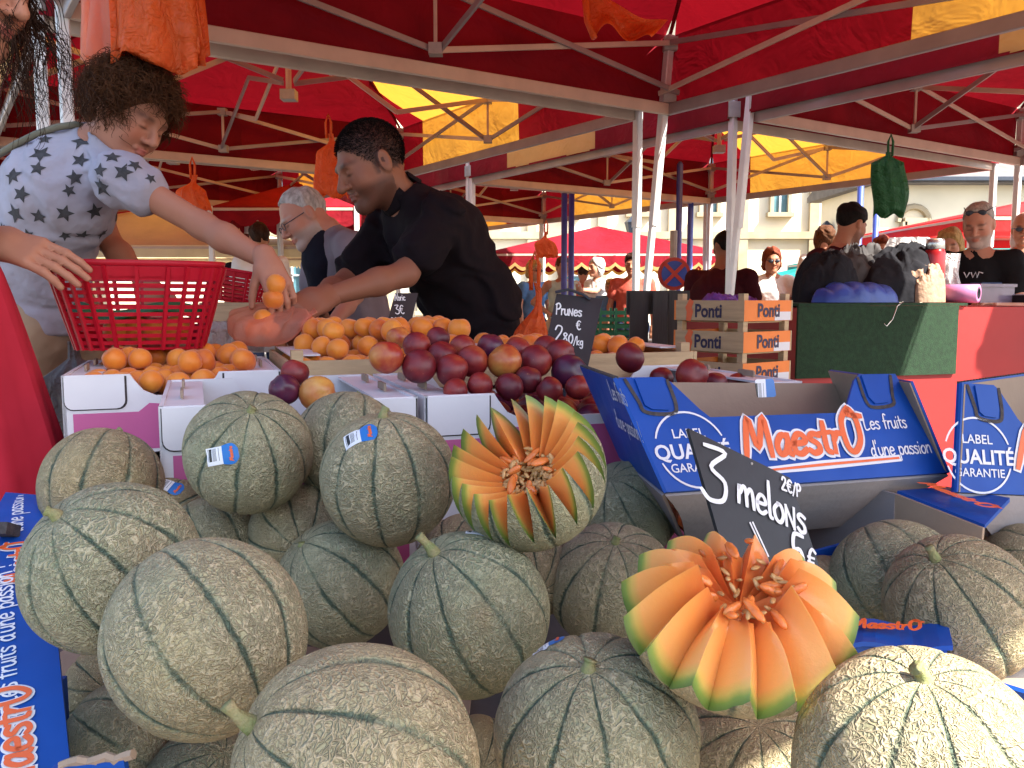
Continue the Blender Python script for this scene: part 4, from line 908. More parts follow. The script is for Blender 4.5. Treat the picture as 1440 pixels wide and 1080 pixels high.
melon('tan melon in the gap between the sticker melon and the open one', 655, 795, 74, .0745, None, 1, 0, nostem=True, d=1.16)
melon('hidden melon glimpsed below the open one', 745, 805, 66, .064, None, 1, 1, nostem=True, d=1.04)
melon('sticker-topped melon hidden behind the bruised one', 240, 728, 62, .066, None, 1, 2, .2, (240, 684, -24, .034), nostem=True, d=1.16)
melon('small melon deep in the gap between the two big front ones', 670, 1068, 62, .055, None, 1, 0, nostem=True, d=.86)
melon('dark melon behind the sliced one near the slate', 1165, 846, 66, .062, None, 1, 1, nostem=True, d=1.06)
melon('melon glimpsed below the right carton edge of the heap', 1010, 838, 70, .066, None, 1, 2, nostem=True, d=1.02)
# ---------------------------------------------------------------- cut melons
def cut_melon(label, ctr, ax, R, n, phi0, A, inner, seed, tilt=0, spin=0, saw=.5, seeds=90, jag=.06, bowl=.5, green=.7, npulp=20, rag=.25, thj=.08, zs=1.0):
    rg = np.random.default_rng(seed); rot = axis_mtx(ax, spin); T = thing('cut_melon', ctr-UP*R*.9, label, 'melon', 'melons cut in a zigzag')
    sub = 6; ns = n*2*sub; toff = [rg.uniform(-jag, jag) for _ in range(n)]; amp = [A*rg.uniform(.82, 1.12) for _ in range(n)]; val = [rg.uniform(-.05, .05) for _ in range(n)]
    edge = [(i+rg.uniform(-thj, thj)) for i in range(n)]; edge.append(edge[0]+n); ths = []; phs = []; zig = []
    for i in range(n):
        for half in range(2):
            for k in range(sub):
                f = k/sub; w_ = saw+toff[i]
                if half == 0: t = f*w_; z = -1+2*f
                else: t = w_+f*(1-w_); z = 1-2*f
                v0 = val[i] if half == 0 else val[(i+1) % n]
                ths.append(2*math.pi*(edge[i]+(edge[i+1]-edge[i])*t)/n); phs.append(phi0+(amp[i]*z if z > 0 else A*z)+v0*max(0, -z)); zig.append(z)
    D = lambda th, ph: Vector((math.cos(ph)*math.cos(th), math.cos(ph)*math.sin(th), math.sin(ph)*zs))
    # rind: from the bottom pole to the zigzag
    nl = 22; V = []; F = []
    for j in range(nl+1):
        for i in range(ns):
            ph = -math.pi/2+.02+(phs[i]+math.pi/2-.02)*(j/nl); s = abs(math.sin(5*ths[i])); g = 1-.018*math.exp(-(s/.16)**2)*math.cos(ph)
            V.append(D(ths[i], ph)*R*g)
    for j in range(nl):
        for i in range(ns): a, b = j*ns+i, j*ns+(i+1) % ns; F.append((a, b, b+ns, a+ns))
    F.append(tuple(range(ns-1, -1, -1)))
    mt = Matrix.Translation(ctr)@rot.to_4x4()
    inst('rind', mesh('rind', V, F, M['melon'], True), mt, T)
    # flesh: ruled surface from the zigzag rim inwards, then the seed hollow
    rag_t = [rg.uniform(-1.5, 1.5) for _ in range(2*n)]; r_in, z_in, a_in = inner; nr = 10; V = []; F = []
    for j in range(nr+1):
        t = j/nr
        for i in range(ns):
            o = D(ths[i], phs[i])*R*(1-.018*math.exp(-(abs(math.sin(5*ths[i]))/.16)**2)*math.cos(phs[i])); q = Vector((r_in*R*math.cos(ths[i]), r_in*R*math.sin(ths[i]), R*(z_in+a_in*zig[i]*(1+rag*rag_t[i//sub]*t))))
            p = o.lerp(q, t); p.z += bowl*R*.25*math.sin(math.pi*t)*(1 if z_in > .05 else -.25); V.append(p)
    kb = 4
    for j in range(1, kb+1):
        f = 1-j/kb*.97
        for i in range(ns):
            V.append(Vector((r_in*R*f*math.cos(ths[i]), r_in*R*f*math.sin(ths[i]), R*(z_in+a_in*zig[i]*f-.22*(1-f*f)))))
    for j in range(nr+kb):
        for i in range(ns): a, b = j*ns+i, j*ns+(i+1) % ns; F.append((a, b, b+ns, a+ns))
    me = mesh('flesh', V, F, M['flesh'], True); rp = me.attributes.new('ripe', 'FLOAT', 'POINT'); rp.data.foreach_set('value', [.985-(j/nr)*.985*green if j <= nr else .2 for j in range(nr+kb+1) for _i in range(ns)])
    for p in me.polygons: p.use_smooth = True
    fo = inst('flesh', me, mt, T)
    bpy.context.view_layer.objects.active = fo
    me.set_sharp_from_angle(angle=R_(38))
    # seeds and torn pulp
    L_ = []
    for _ in range(seeds):
        a = rg.uniform(0, 6.28); r = r_in*R*1.05*math.sqrt(rg.random()); p = Vector((r*math.cos(a), r*math.sin(a), R*(z_in-.16*(1-(r/(r_in*R))**2)+rg.uniform(0, .11))))
        L_.append(ellips(p, (.0052, .0021, .0014), 8, 5, Matrix.Rotation(rg.uniform(0, 6.28), 3, 'Z')@Matrix.Rotation(rg.uniform(-.8, .8), 3, 'Y')))
    sd = join(*L_); so = inst('seeds', mesh('seeds', sd[0], sd[1], M['seed'], True), mt, T); so['kind'] = 'stuff'
    L_ = []
    for _ in range(npulp):
        a = rg.uniform(0, 6.28); r = r_in*R*rg.uniform(.55, 1.22); p = Vector((r*math.cos(a), r*math.sin(a), R*(z_in+rg.uniform(-.06, .10)*(1 if z_in < .05 else 1.4))))
        L_.append(ellips(p, (rg.uniform(.006, .014), rg.uniform(.0025, .005), rg.uniform(.002, .0045)), 8, 6, Matrix.Rotation(a+rg.uniform(-.7, .7), 3, 'Z')@Matrix.Rotation(rg.uniform(-.7, .7), 3, 'Y')))
    sd = join(*L_); so = inst('torn_pulp', mesh('pulp', sd[0], sd[1], M['pulp'], True), mt, T); so['kind'] = 'stuff'
    return T
cut_melon('open melon cut in a zigzag showing a nest of seeds', P(742, 664, .845), CR*-.30+CU*.70+CB*.62, .0785, 21, R_(10), R_(24), (.36, -.04, .10), 3, spin=.2, saw=.66, seeds=170, green=.60, npulp=16, thj=.2)
cut_melon('sliced open melon with broad orange wedges beside the price slate', P(1040, 846, .605), CR*.02+CU*.88+CB*.47, .0865, 15, R_(-19), R_(15), (.42, .16, .13), 8, spin=.5, saw=.70, seeds=34, bowl=.36, green=.62, npulp=18, rag=1.0, thj=.24, zs=.80)
# ================================================================ PRICE SLATES
def slate(label, tl, tr, br, bl, th=.004):
    T = thing('price_slate', (bl+br)/2, label, 'price sign', 'price slates'); n = (tr-tl).cross(bl-tl).normalized()
    if n.dot(CAM-tl) < 0: n = -n
    obj('board', ([tl, tr, br, bl, tl-n*th, tr-n*th, br-n*th, bl-n*th], [(0, 3, 2, 1), (4, 5, 6, 7), (0, 1, 5, 4), (1, 2, 6, 5), (2, 3, 7, 6), (3, 0, 4, 7)]), M['slate'], T)
    ax = (tr-tl).normalized(); ay = n.cross(ax).normalized()
    def write(txt, px, py, size, w_, slant=0, sx=1, rot=0):
        r = ray(px, py); o = CAM+r*((tl-CAM).dot(n)/r.dot(n)); a2 = ax*math.cos(rot)+ay*math.sin(rot); b2 = n.cross(a2)
        st, wd = stroke_text(txt, size, w_, slant, sx); obj('lettering', place(st, o, a2, b2, .0015), M['chalk'], T)
    return T, write
tl, tr, br = P(968, 602, .88), P(1111, 672, .92), P(1162, 826, .86); bl = tl+(br-tr)*1.16
T, wr = slate('large black slate chalked 3 melons 5 euros beside the sliced melon', tl, tr, br, bl)
wr('3', 984, 697, .064, .0052, 0, .95, .0); wr('meloNs', 1037, 706, .041, .0046, -.1, .82, -.02); wr('2E/P', 1098, 688, .016, .0026, 0, .8, 0)
wr('=', 1064, 782, .036, .0028, -.4); wr('5', 1114, 800, .042, .0048, 0, .7); wr('E', 1136, 806, .030, .0036, 0, .7); wr('oNs', 1001, 806, .03, .0042, 0, .8); 
q = P(1055, 655, .9); obj('rivet', ellips(CAM+ray(1057, 652)*((tl-CAM).dot((tr-tl).cross(bl-tl))/ray(1057, 652).dot((tr-tl).cross(bl-tl))), (.0016,)*3, 8, 6), M['plastic_grey'], T)
obj('spike', tube([bl.lerp(br, .5), bl.lerp(br, .5)-UP*.12], .003, 6), M['metal_dark'], T)
tl, tr, br, bl = P(783, 413, 1.66), P(848, 420, 1.68), P(826, 520, 1.60), P(762, 512, 1.58)
T, wr = slate('black slate chalked prunes 2,80 behind the plums', tl, tr, br, bl)
wr('PruNes', 781, 442, .0245, .0030, .1, .78); wr('2', 779, 481, .036, .0030, .1, .9); wr('80', 791, 482, .021, .0028, .1, .9); wr('E', 810, 464, .020, .0026, .1, .8); wr('/kg', 806, 485, .018, .0024, .1, .8); obj('underline', bar(P(791, 447, 1.655), P(802, 448, 1.655), .001, .003), M['chalk'], T)
obj('clip', tube([P(781, 411, 1.655), P(800, 407, 1.66), P(820, 414, 1.665), P(830, 421, 1.665)], .003, 6), M['metal_dark'], T)
obj('spike', tube([bl.lerp(br, .5), bl.lerp(br, .5)-UP*.10], .003, 6), M['metal_dark'], T)
tl, tr, br, bl = P(556, 412, 2.02), P(588, 412, 2.05), P(574, 472, 1.98), P(541, 466, 1.95)
T, wr = slate('small black slate chalked with the apricot price behind the apricots', tl, tr, br, bl)
wr('Abric', 555, 423, .019, .0022, .1, .7); wr('3E', 556, 442, .024, .0024, .1, .8); wr('00/k', 550, 458, .022, .0024, .1, .8); obj('spike', tube([bl.lerp(br, .5), bl.lerp(br, .5)-UP*.08], .003, 6), M['metal_dark'], T)
# sticker tag stuck on the carton corner
q = P(1076, 546, 1.30); sg = obj('loose_sticker', prism(rrect(-.017, -.014, .017, .014, .004), q, EX, (UP+EY*.3).normalized(), .0012), M['sticker']); tag(sg, 'crumpled blue and white sticker on the edge of the plum carton', 'sticker')
uvl = sg.data.uv_layers.new(name='UVMap')
for l in sg.data.loops:
    co = sg.data.vertices[l.vertex_index].co; uvl.data[l.index].uv = (.5+co.x*25, .5+co.z*20)
# ================================================================ RED SHOPPING BASKET
def basket(label, c_top, c_bot, rx0, ry0, rx1, ry1, xd, yd, rows, ribs, full=True, group='red plastic baskets'):
    c_top, c_bot = Vector(c_top), Vector(c_bot); zd = (c_top-c_bot).normalized(); xd = (Vector(xd)-zd*Vector(xd).dot(zd)).normalized(); yd = zd.cross(xd)*(1 if True else -1)
    T = thing('shopping_basket', c_bot, label, 'basket', group)
    def pt(th, t, k=1.0):
        rx, ry = (rx1+(rx0-rx1)*t)*k, (ry1+(ry0-ry1)*t)*k; e = .55; cx, sy = math.cos(th), math.sin(th)
        return c_bot.lerp(c_top, t)+xd*rx*math.copysign(abs(cx)**e, cx)+yd*ry*math.copysign(abs(sy)**e, sy)
    nn = 64; thv = [2*math.pi*i/nn for i in range(nn)]
    def ring(t0, t1, th_):
        V = []; F = []
        for th in thv:
            a, b = pt(th, t0), pt(th, t1); k = 1-th_/rx0; V += [a, b, pt(th, t1, k), pt(th, t0, k)]
        for i in range(nn):
            j = (i+1) % nn
            for m_ in range(4): F.append((i*4+m_, j*4+m_, j*4+(m_+1) % 4, i*4+(m_+1) % 4))
        return V, F
    obj('rim', ring(.93, 1.0, .016), M['red_plastic'], T, True)
    for k in range(rows):
        t = .06+.72*k/(rows-1); obj('slat', ring(t, t+.72/(rows-1)*.55, .004), M['red_plastic'], T)
    obj('upper_band', ring(.80, .925, .003), M['red_plastic'], T)
    for k in range(ribs):
        th = 2*math.pi*(k+.5)/ribs; th = math.atan2(math.copysign(abs(math.sin(th))**1.25, math.sin(th)), math.copysign(abs(math.cos(th))**1.25, math.cos(th))); a, b = pt(th, .0, 1.012), pt(th, .93, 1.012); n = (a-c_bot).normalized(); obj('rib', bar(a, b, .007, .006, n), M['red_plastic'], T)
    obj('base', (([pt(th, .0) for th in thv]+[pt(th, .025) for th in thv]), [tuple(range(nn)), tuple(range(2*nn-1, nn-1, -1))]+[(i, (i+1) % nn, nn+(i+1) % nn, nn+i) for i in range(nn)]), M['red_plastic'], T)
    return T, pt
tlp, trp = P(50, 352, 1.66), P(312, 378, 1.78); ct = (tlp+trp)/2+Vector((-.03, .10, 0)); cb = (P(108, 487, 1.70)+P(268, 497, 1.78))/2+Vector((-.02, .08, 0))
xb = (trp-tlp).normalized()
T, pt = basket('red plastic lattice basket held at the left over the apricots', ct, cb, (trp-tlp).length/2*1.02, .125, .122, .085, xb, None, 10, 30)
for i, (px, py) in enumerate(((185, 465), (215, 462), (240, 468), (165, 470))):
    fruit('apricot', AP[i % 3], cb+Vector((-.05+.04*i, .01*(i % 2), .037)), 1.3, '%s apricot from the left inside the held red basket' % ('first', 'second', 'third', 'fourth')[i], 'apricots in the held basket')
cl = obj('green_cloth', solid(gridsurf(lambda u, v: ct+xb*(-.12+.24*u)+Vector((0, .05-.10*v+.01*math.sin(9*u), -.10-.015*math.sin(6*u)-.01*math.cos(7*v))), 10, 6), .004), M['green_plastic'], None, True); tag(cl, 'green bag lying inside the held red basket', 'bag')
# ================================================================ HANGING PLASTIC BAGS
def hang_bag(label, top, w_, h_, mat, dep=.05, knot=.25, tilt=0, seed=0, name='plastic_bag', flare=1.0, side=None, group='plastic bags hung from the canopies', pend=True):
    top = Vector(top); side = Vector(side or (1, 0, 0)).normalized(); fw = side.cross(UP); nu, nv = 40, 18
    def f(u, v):
        th = 2*math.pi*u; s = v; q_ = min(1, max(0, (s-knot*.6)/(knot*.9+.02))); prof = .16+.84*q_*q_*(3-2*q_) if knot > .05 else .7+.3*min(1, s*4)
        pl = 1+.20*math.sin(9*th+seed+3*s)*(.4+.6*(1-s))+.12*math.sin(17*th+seed*2+5*s)
        x = math.cos(th)*w_/2*prof*(1+.08*math.sin(7*s+seed)); y = math.sin(th)*dep*prof*pl*(1 if s < .97 else .25)
        dr = h_*s*(1+.04*math.sin(5*th+seed)*(s > .8)); return top+side*(x+tilt*s*h_+.012*math.sin(5*s+seed))+fw*y-UP*dr
    V, F = gridsurf(f, nu, nv); T = thing(name, top-UP*h_, label, 'plastic bag', group); obj('bag_body', (V, F), M[mat], T, True)
    if knot > .05: obj('handle_loop', tube([top-UP*.02-side*.01, top+UP*.05-side*.012, top+UP*.085, top+UP*.05+side*.012, top-UP*.02+side*.01], .006, 6), M[mat], T, True)
    return T
hang_bag('orange bag hanging above the dark-haired seller', P(462, 188, 4.0), .14, .28, 'orange_bag', .03, .2, .04, 1)
hang_bag('orange bag hanging in front of the far red canopy above the arm', P(271, 246, 4.4), .16, .18, 'orange_bag', .05, .3, 0, 2)
hang_bag('small orange bag hanging from the distant canopy', P(768, 326, 6.6), .16, .19, 'orange_bag', .05, .3, 0, 3)
hang_bag('dark green bag hanging below the right canopy edge', P(1252, 214, 4.35), .17, .31, 'green_bag', .04, .10, 0, 4)
# sheaf of orange bags by the left post
def sheet(o, ax, wd, ht, seed, skew=0):
    def f(u, v):
        return o+ax*(wd*(u-.5)*(1+.06*v)+skew*v)+Vector((0, .025*math.sin(7*u+seed+2*v)+.012*math.sin(19*u+seed), -ht*v+.018*math.sin(6*u+seed)*v))
    return solid(gridsurf(f, 22, 14), .0015)
T = thing('plastic_bag_bundle', P(210, 90, 2.15), 'sheaf of orange plastic bags hanging near the left canopy post', 'plastic bag', 'plastic bags hung from the canopies')
for k in range(7):
    obj('bag_sheet', sheet(P(206+3*k, -75, 2.10+.022*k), Vector((1, .15, 0)).normalized(), .19-.004*k, .262-.006*(k % 3), k*1.3, .012*(k % 3)), M['orange_bag'], T, True)
for k in range(4):
    obj('bag_sheet', sheet(P(160+2*k, -70, 2.30+.02*k), Vector((1, .1, 0)).normalized(), .15, .285, 20+k*1.7, -.01), M['salmon_bag'], T, True)
obj('hook', tube([P(212, -90, 2.16), P(212, -120, 2.16)], .004, 6), M['metal_dark'], T)
# orange bag blown sideways under the near canopy
def sb(u, v):
    a = P(822, -10, 3.3).lerp(P(940, 34, 3.3), u); b = P(838, 50, 3.3).lerp(P(915, 62, 3.3), u); p = a.lerp(b, v*(1-.25*math.sin(math.pi*u))); return p+Vector((0, .03*math.sin(9*u+3*v)+.05*math.sin(3.14*v), .02*math.sin(8*u)))
T = thing('plastic_bag', P(870, 60, 3.3), 'orange bag blown sideways below the near canopy roof', 'plastic bag', 'plastic bags hung from the canopies')
obj('bag_body', solid(gridsurf(sb, 20, 10), .0015), M['orange_bag'], T, True); obj('handle_loop', tube([P(822, -10, 3.3), P(826, 30, 3.31), P(836, 54, 3.3)], .012, 6), M['orange_bag'], T, True)
# loops of webbing under the canopies
for px, py, d, l in ((992, 0, 2.2, ''),):
    pass
# ================================================================ RIGHT-HAND COUNTER
CD = 3.12; fl_, fr_ = HP(1121, 430, 1.12), HP(1121, 430, 1.12)
ztop = 1.118; A_ = P(1121, 430, CD); A_.z = 0; B_ = P(1560, 430, CD+.42); B_.z = 0; cx = (B_-A_).normalized(); cy = Vector((-cx.y, cx.x, 0)); CW = (B_-A_).length
def K(u, v, z): return A_+cx*u+cy*v+UP*z
T = thing('counter', K(CW/2, .4, 0), 'red skirted counter at the right covered with green carpet', 'counter')
kb = lambda u0, u1, v0, v1, z0, z1: hexa(K(u0, v0, z0), K(u1, v0, z0), K(u1, v1, z0), K(u0, v1, z0), K(u0, v0, z1), K(u1, v0, z1), K(u1, v1, z1), K(u0, v1, z1))
obj('skirt', kb(0, CW, 0, .85, 0.02, ztop-.006), M['red_skirt'], T); uf = (P(1358, 430, 3.28)-A_).dot(cx)
obj('front_carpet', kb(-.002, uf, -.012, -.002, ztop-.262, ztop), M['turf'], T); obj('top_carpet', kb(-.002, uf+.04, -.012, .84, ztop+.0005, ztop+.010), M['turf'], T)
obj('base_board', kb(.005, CW-.01, .02, .8, 0, .02), M['table'], T)
M['coat_grey'] = fabric('grey_coat', (.085, .08, .08), .4, 20); M['coat_black'] = fabric('black_coat', (.018, .018, .022), .3, 20); M['puffer'] = plain('blue_quilted_nylon', (.02, .06, .30), .4, .2, 20, .3, 60); M['brown_bag'] = plain('brown_paper', (.36, .22, .14), .7, .25, 14, .6, 40, wob=.01)
from mathutils import noise as mn
def heap(label, c, ex, rx, ry, h, mat, seed, fold=.16, cat='coat', name='coat', quilt=0, n=3.0):
    c = Vector(c); ex = Vector(ex).normalized(); ey = UP.cross(ex)
    def f(u, v):
        th = 2*math.pi*u; r = v; dx, dy = math.cos(th), math.sin(th); e = 1+.22*mn.noise(Vector((dx*1.6, dy*1.6, seed)))
        x = dx*rx*r*e; y = dy*ry*r*e; k = .16/rx
        q = Vector((x*k*17+seed*3.1, y*k*17, seed)); wv = Vector((mn.noise(q*.8), mn.noise(q*.8+Vector((5, 2, 1))), 0))
        dome = max(0, 1-r**3.2)**.6; big = mn.noise(q*.28+Vector((0, 0, 3)))
        rid = 1-abs(mn.noise(Vector((q.x*.45, q.y*1.5, seed))+wv*1.1))*2.0; rid2 = 1-abs(mn.noise(q*2.1+wv*1.4))*2
        z = h*dome*(.72+.45*big)+fold*h*min(1, 2.5*dome)*(.42*max(0, rid)+.22*max(0, rid2))
        if quilt: z = h*dome*(.85+.15*big)+quilt*abs(math.sin(x*44))**.6*min(1, 2*dome)+.15*fold*h*rid2*dome
        return c+ex*x+ey*y+UP*max(z, .002)
    o = obj(name, gridsurf(f, 90, 44), mat, None, True); tag(o, label, cat); return o
zt_ = ztop+.0105; Kp = lambda px, dv: (lambda r: CAM+r*(((A_+cy*dv)-CAM).dot(cy)/r.dot(cy)))(ray(px, 430))
def on(px, dv, dz=0): p = Kp(px, dv); p.z = zt_+dz; return p
heap('blue quilted jacket folded at the front of the counter', on(1206, .09), cx, .19, .085, .075, M['puffer'], 1, .25, 'jacket', 'jacket', .016)
heap('black coat slumped on the counter behind the blue jacket', on(1262, .22), cx, .22, .14, .20, M['coat_black'], 5, .4)
heap('grey coat thrown on top of the heap of coats', on(1205, .34), cx, .25, .15, .27, M['coat_grey'], 3, .42)
heap('dark coat lining spread at the left of the heap', on(1160, .2), cx, .13, .10, .17, M['coat_black'], 12, .4)
heap('crumpled brown paper bag right of the coats', on(1296, .12), cx, .085, .07, .15, M['brown_bag'], 9, .5, 'paper bag', 'paper_bag')
def limp(label, pts, r, mat, seed):
    L_ = [Vector(p) for p in pts]; q = []
    for i in range(len(L_)-1):
        for k in range(10): q.append(L_[i].lerp(L_[i+1], k/10))
    q.append(L_[-1]); V, F = tube(q, [r*(1+.22*mn.noise(Vector((i*.45, seed, 0)))+.10*math.sin(i*1.9)) for i in range(len(q))], 14)
    V = [v+Vector((0, 0, .35*r*mn.noise(v*38+Vector((seed, 0, 0))))) for v in V]; o = obj('coat_sleeve', (V, F), M[mat], None, True); tag(o, label, 'coat')
def lathe(c, prof, n=24): return tube([Vector(c)+UP*z for z, r in prof], [r for z, r in prof], n)
M['thermos'] = plain('red_enamel', (.30, .012, .015), .25, .1, 8, .02); M['steel'] = plain('brushed_steel', (.55, .53, .5), .25, .1, 30, .05, metal=.9)
c = on(1311, .14); T = thing('thermos_flask', c, 'tall red thermos flask with steel cup on the counter', 'flask')
obj('body', lathe(c, [(0, .036), (.004, .040), (.19, .040), (.205, .036), (.21, .034)]), M['thermos'], T, True); obj('cup', lathe(c, [(.2105, .034), (.213, .036), (.245, .034), (.252, .030), (.254, .01)]), M['steel'], T, True); obj('base_ring', lathe(c, [(.001, .0405), (.012, .0412), (.02, .0405)]), M['steel'], T, True)
wbag = hang_bag('crumpled white plastic bag standing behind the thermos', on(1272, .34, .27), .22, .265, 'white_bag', .07, .02, 0, 7, 'plastic_bag', group=None)
wbag2 = hang_bag('white paper bag right of the thermos', on(1334, .22, .2), .09, .195, 'white_bag', .03, .02, 0, 9, 'plastic_bag', group=None)
a, b = on(1334, .02, .034), on(1352, -.0, .034); ax2 = (cx*.75-cy*.66)
c = on(1348, .07, .036); M['pink_roll'] = plain('pink_film_roll', (.45, .16, .32), .4, .12)
T = thing('bag_roll', c-UP*.036, 'roll of pink plastic bags lying on the counter edge', 'roll')
def ringtube(c, ax, r0, r1, L): 
    x = ax.orthogonal().normalized(); y = ax.cross(x); V = []; F = []; n = 28
    for (s, r) in ((-.5, r1), (.5, r1), (.5, r0), (-.5, r0)):
        V += [c+ax*s*L+(x*math.cos(2*math.pi*i/n)+y*math.sin(2*math.pi*i/n))*r for i in range(n)]
    for k in range(4):
        for i in range(n): F.append((k*n+i, k*n+(i+1) % n, ((k+1) % 4)*n+(i+1) % n, ((k+1) % 4)*n+i))
    return V, F
rax = (-cy*.86+cx*.5).normalized(); obj('film', ringtube(c, rax, .020, .036, .14), M['pink_roll'], T, True); obj('core', ringtube(c, rax, .016, .0195, .144), M['coat_black'], T, True)
M['clear_box'] = plain('clear_plastic_tub', (.40, .34, .48), .2, .1, 10, .05); nt_ = M['clear_box'].node_tree; nt_.nodes['Principled BSDF'].inputs['Transmission Weight'].default_value = .6
p0 = on(1385, .14); T = thing('plastic_tub', p0, 'clear plastic tub with lid in front of the seller in black', 'tub')
def cb_(c, sx, sy, z0, z1): return hexa(*[c+cx*a*sx+cy*b*sy+UP*z for z in (z0, z1) for a, b in ((-1, -1), (1, -1), (1, 1), (-1, 1))])
obj('tub_body', cb_(p0, .085, .06, 0, .062), M['clear_box'], T); obj('lid', cb_(p0, .092, .066, .0625, .075), M['clear_box'], T); obj('cash', cb_(p0, .06, .04, .002, .03) if False else cb_(p0+UP*.0755, .05, .03, 0, .006), M['denim'], T)
p0 = on(1432, .10); T = thing('card_terminal', p0, 'dark cash tray lying at the right end of the counter', 'tray'); obj('tray_body', cb_(p0, .055, .09, 0, .03), M['coat_black'], T); obj('papers', cb_(p0+UP*.0305+cx*.01, .035, .05, 0, .004), M['white_card'], T)
o = obj('wire_hook', tube([on(1270, -.02, .004), on(1262, -.03, -.01), on(1256, -.03, -.06), on(1248, -.032, -.085), on(1244, -.03, -.075)], .002, 6), M['steel'], None, True); tag(o, 'thin wire hook hanging over the green carpet edge', 'hook')
# ================================================================ PRINTED WOODEN CRATES
c0 = P(1045, 500, 2.72); c0.z = 0; dl = Vector((-.66, .75, 0)).normalized(); dr_ = Vector((.80, .60, 0)).normalized(); LL, LR = .275, .25
def crate(label, z):
    T = thing('wooden_crate', c0+dl*LL/2+dr_*LR/2+UP*z, label, 'crate', 'stacked printed crates'); t = .007
    def pan(o, ax, W, z0, z1, mat, nm, nrm): return obj(nm, prism([(0, z0), (W, z0), (W, z1), (0, z1)], o+UP*z-nrm*t, ax, UP, t), mat, T)
    nl = (-dr_); nl_ax = -dl                     # left face: reading from far left end to the near corner
    a = pan(c0+dl*LL, -dl, LL, .012, .078, M['wood'], 'end_board', (-dl).cross(UP))
    n1 = (-dl).cross(UP)
    b = pan(c0, dr_, LR, .012, .078, M['wood_orange'], 'front_board', dr_.cross(UP)); n2 = dr_.cross(UP)
    pan(c0+dr_*LR, dl, LL, .012, .078, M['wood'], 'end_board', dl.cross(UP)); pan(c0+dr_*LR+dl*LL, -dr_, LR, .012, .078, M['wood_orange'], 'back_board', (-dr_).cross(UP))
    for (s_, q_) in ((0, 0), (1, 0), (0, 1), (1, 1)):
        o = c0+dr_*(LR*s_)+dl*(LL*q_)+dr_*(.018 if s_ == 0 else -.018)+dl*(.018 if q_ == 0 else -.018)
        obj('corner_post', bar(o+UP*z, o+UP*(z+.0995), .022, .022, dr_), M['wood'], T)
    o = c0+dr_*LR/2+dl*LL/2; obj('base', box(o+UP*(z+.008), (.2, .24, .004), Matrix((dr_, dl, UP)).transposed()), M['wood'], T)
    V, F = font_text('Ponti', .060, .03, .85); obj('lettering', place((V, F), c0+dl*(LL-.085)+UP*(z+.024), -dl, UP, .0015), M['ink'], a)
    obj('trade_mark', place(ribbon2d([Vector((0, 0, 0)), Vector((.004, .02, 0)), Vector((-.002, .034, 0)), Vector((.006, .05, 0))], .026), c0+dl*(LL-.062)+UP*(z+.02), -dl, UP, .0015), M['orange_print'], a)
    V, F = font_text('Ponti', .060, .03, .92); obj('lettering', place((V, F), c0+dr_*.065+UP*(z+.026), dr_, UP, .0015), M['ink'], b)
    obj('paper_label', prism([(0, 0), (.085, 0), (.085, .028), (0, .028)], c0+dr_*.155+UP*(z+.013), dr_, UP, .001), M['white_card'], b)
    return T
zc = .862
for i, l in enumerate(('bottom crate of the printed stack beside the counter', 'middle crate of the printed stack beside the counter', 'topmost printed crate of the stack, with purple paper inside')): crate(l, zc+.1*i)
M['purple_paper'] = plain('purple_paper', (.14, .05, .30), .6, .3, 30, .6, 40, wob=.01)
heap('crumpled purple tissue paper in the topmost crate', c0+dl*LL/2+dr_*LR/2+UP*(zc+.215), dr_, .11, .13, .085, M['purple_paper'], 4, .5, 'paper', 'tissue_paper')
T = thing('crate_stand', c0+dl*LL/2+dr_*LR/2, 'dark plank stand under the printed crates', 'stand'); o = c0+dl*LL/2+dr_*LR/2; Rm = Matrix((dr_, dl, UP)).transposed()
obj('stand_top', box(o+UP*(zc-.012), (.32, .40, .022), Rm), M['wood_dark'], T)
for sx in (-1, 1):
    for sy in (-1, 1): obj('leg', box(o+dr_*.13*sx+dl*.17*sy+UP*((zc-.023)/2), (.04, .04, zc-.023), Rm), M['wood_dark'], T)
# dark wooden rack left of the crates
q = P(926, 450, 3.3); q.z = 0; T = thing('plank_rack', q, 'black stained plank rack between the posts and the printed crates', 'rack')
for dx, w_, dy, m_ in ((-.075, .07, 0, 'wood_dark'), (.0, .055, -.03, 'wood_dark'), (.07, .07, 0, 'wood_dark')): obj('upright_plank', box((q.x+dx, q.y+dy, .585), (w_, .02, 1.17)), M[m_], T)
for zz in (1.13, .9, .6, .3): obj('cross_plank', box((q.x, q.y+.022, zz), (.24, .02, .09)), M['wood_dark'], T)
obj('rear_foot', box((q.x, q.y+.2, .3), (.2, .03, .6)), M['wood_dark'], T); obj('foot_rail', box((q.x, q.y+.11, .05), (.05, .2, .05)), M['wood_dark'], T)
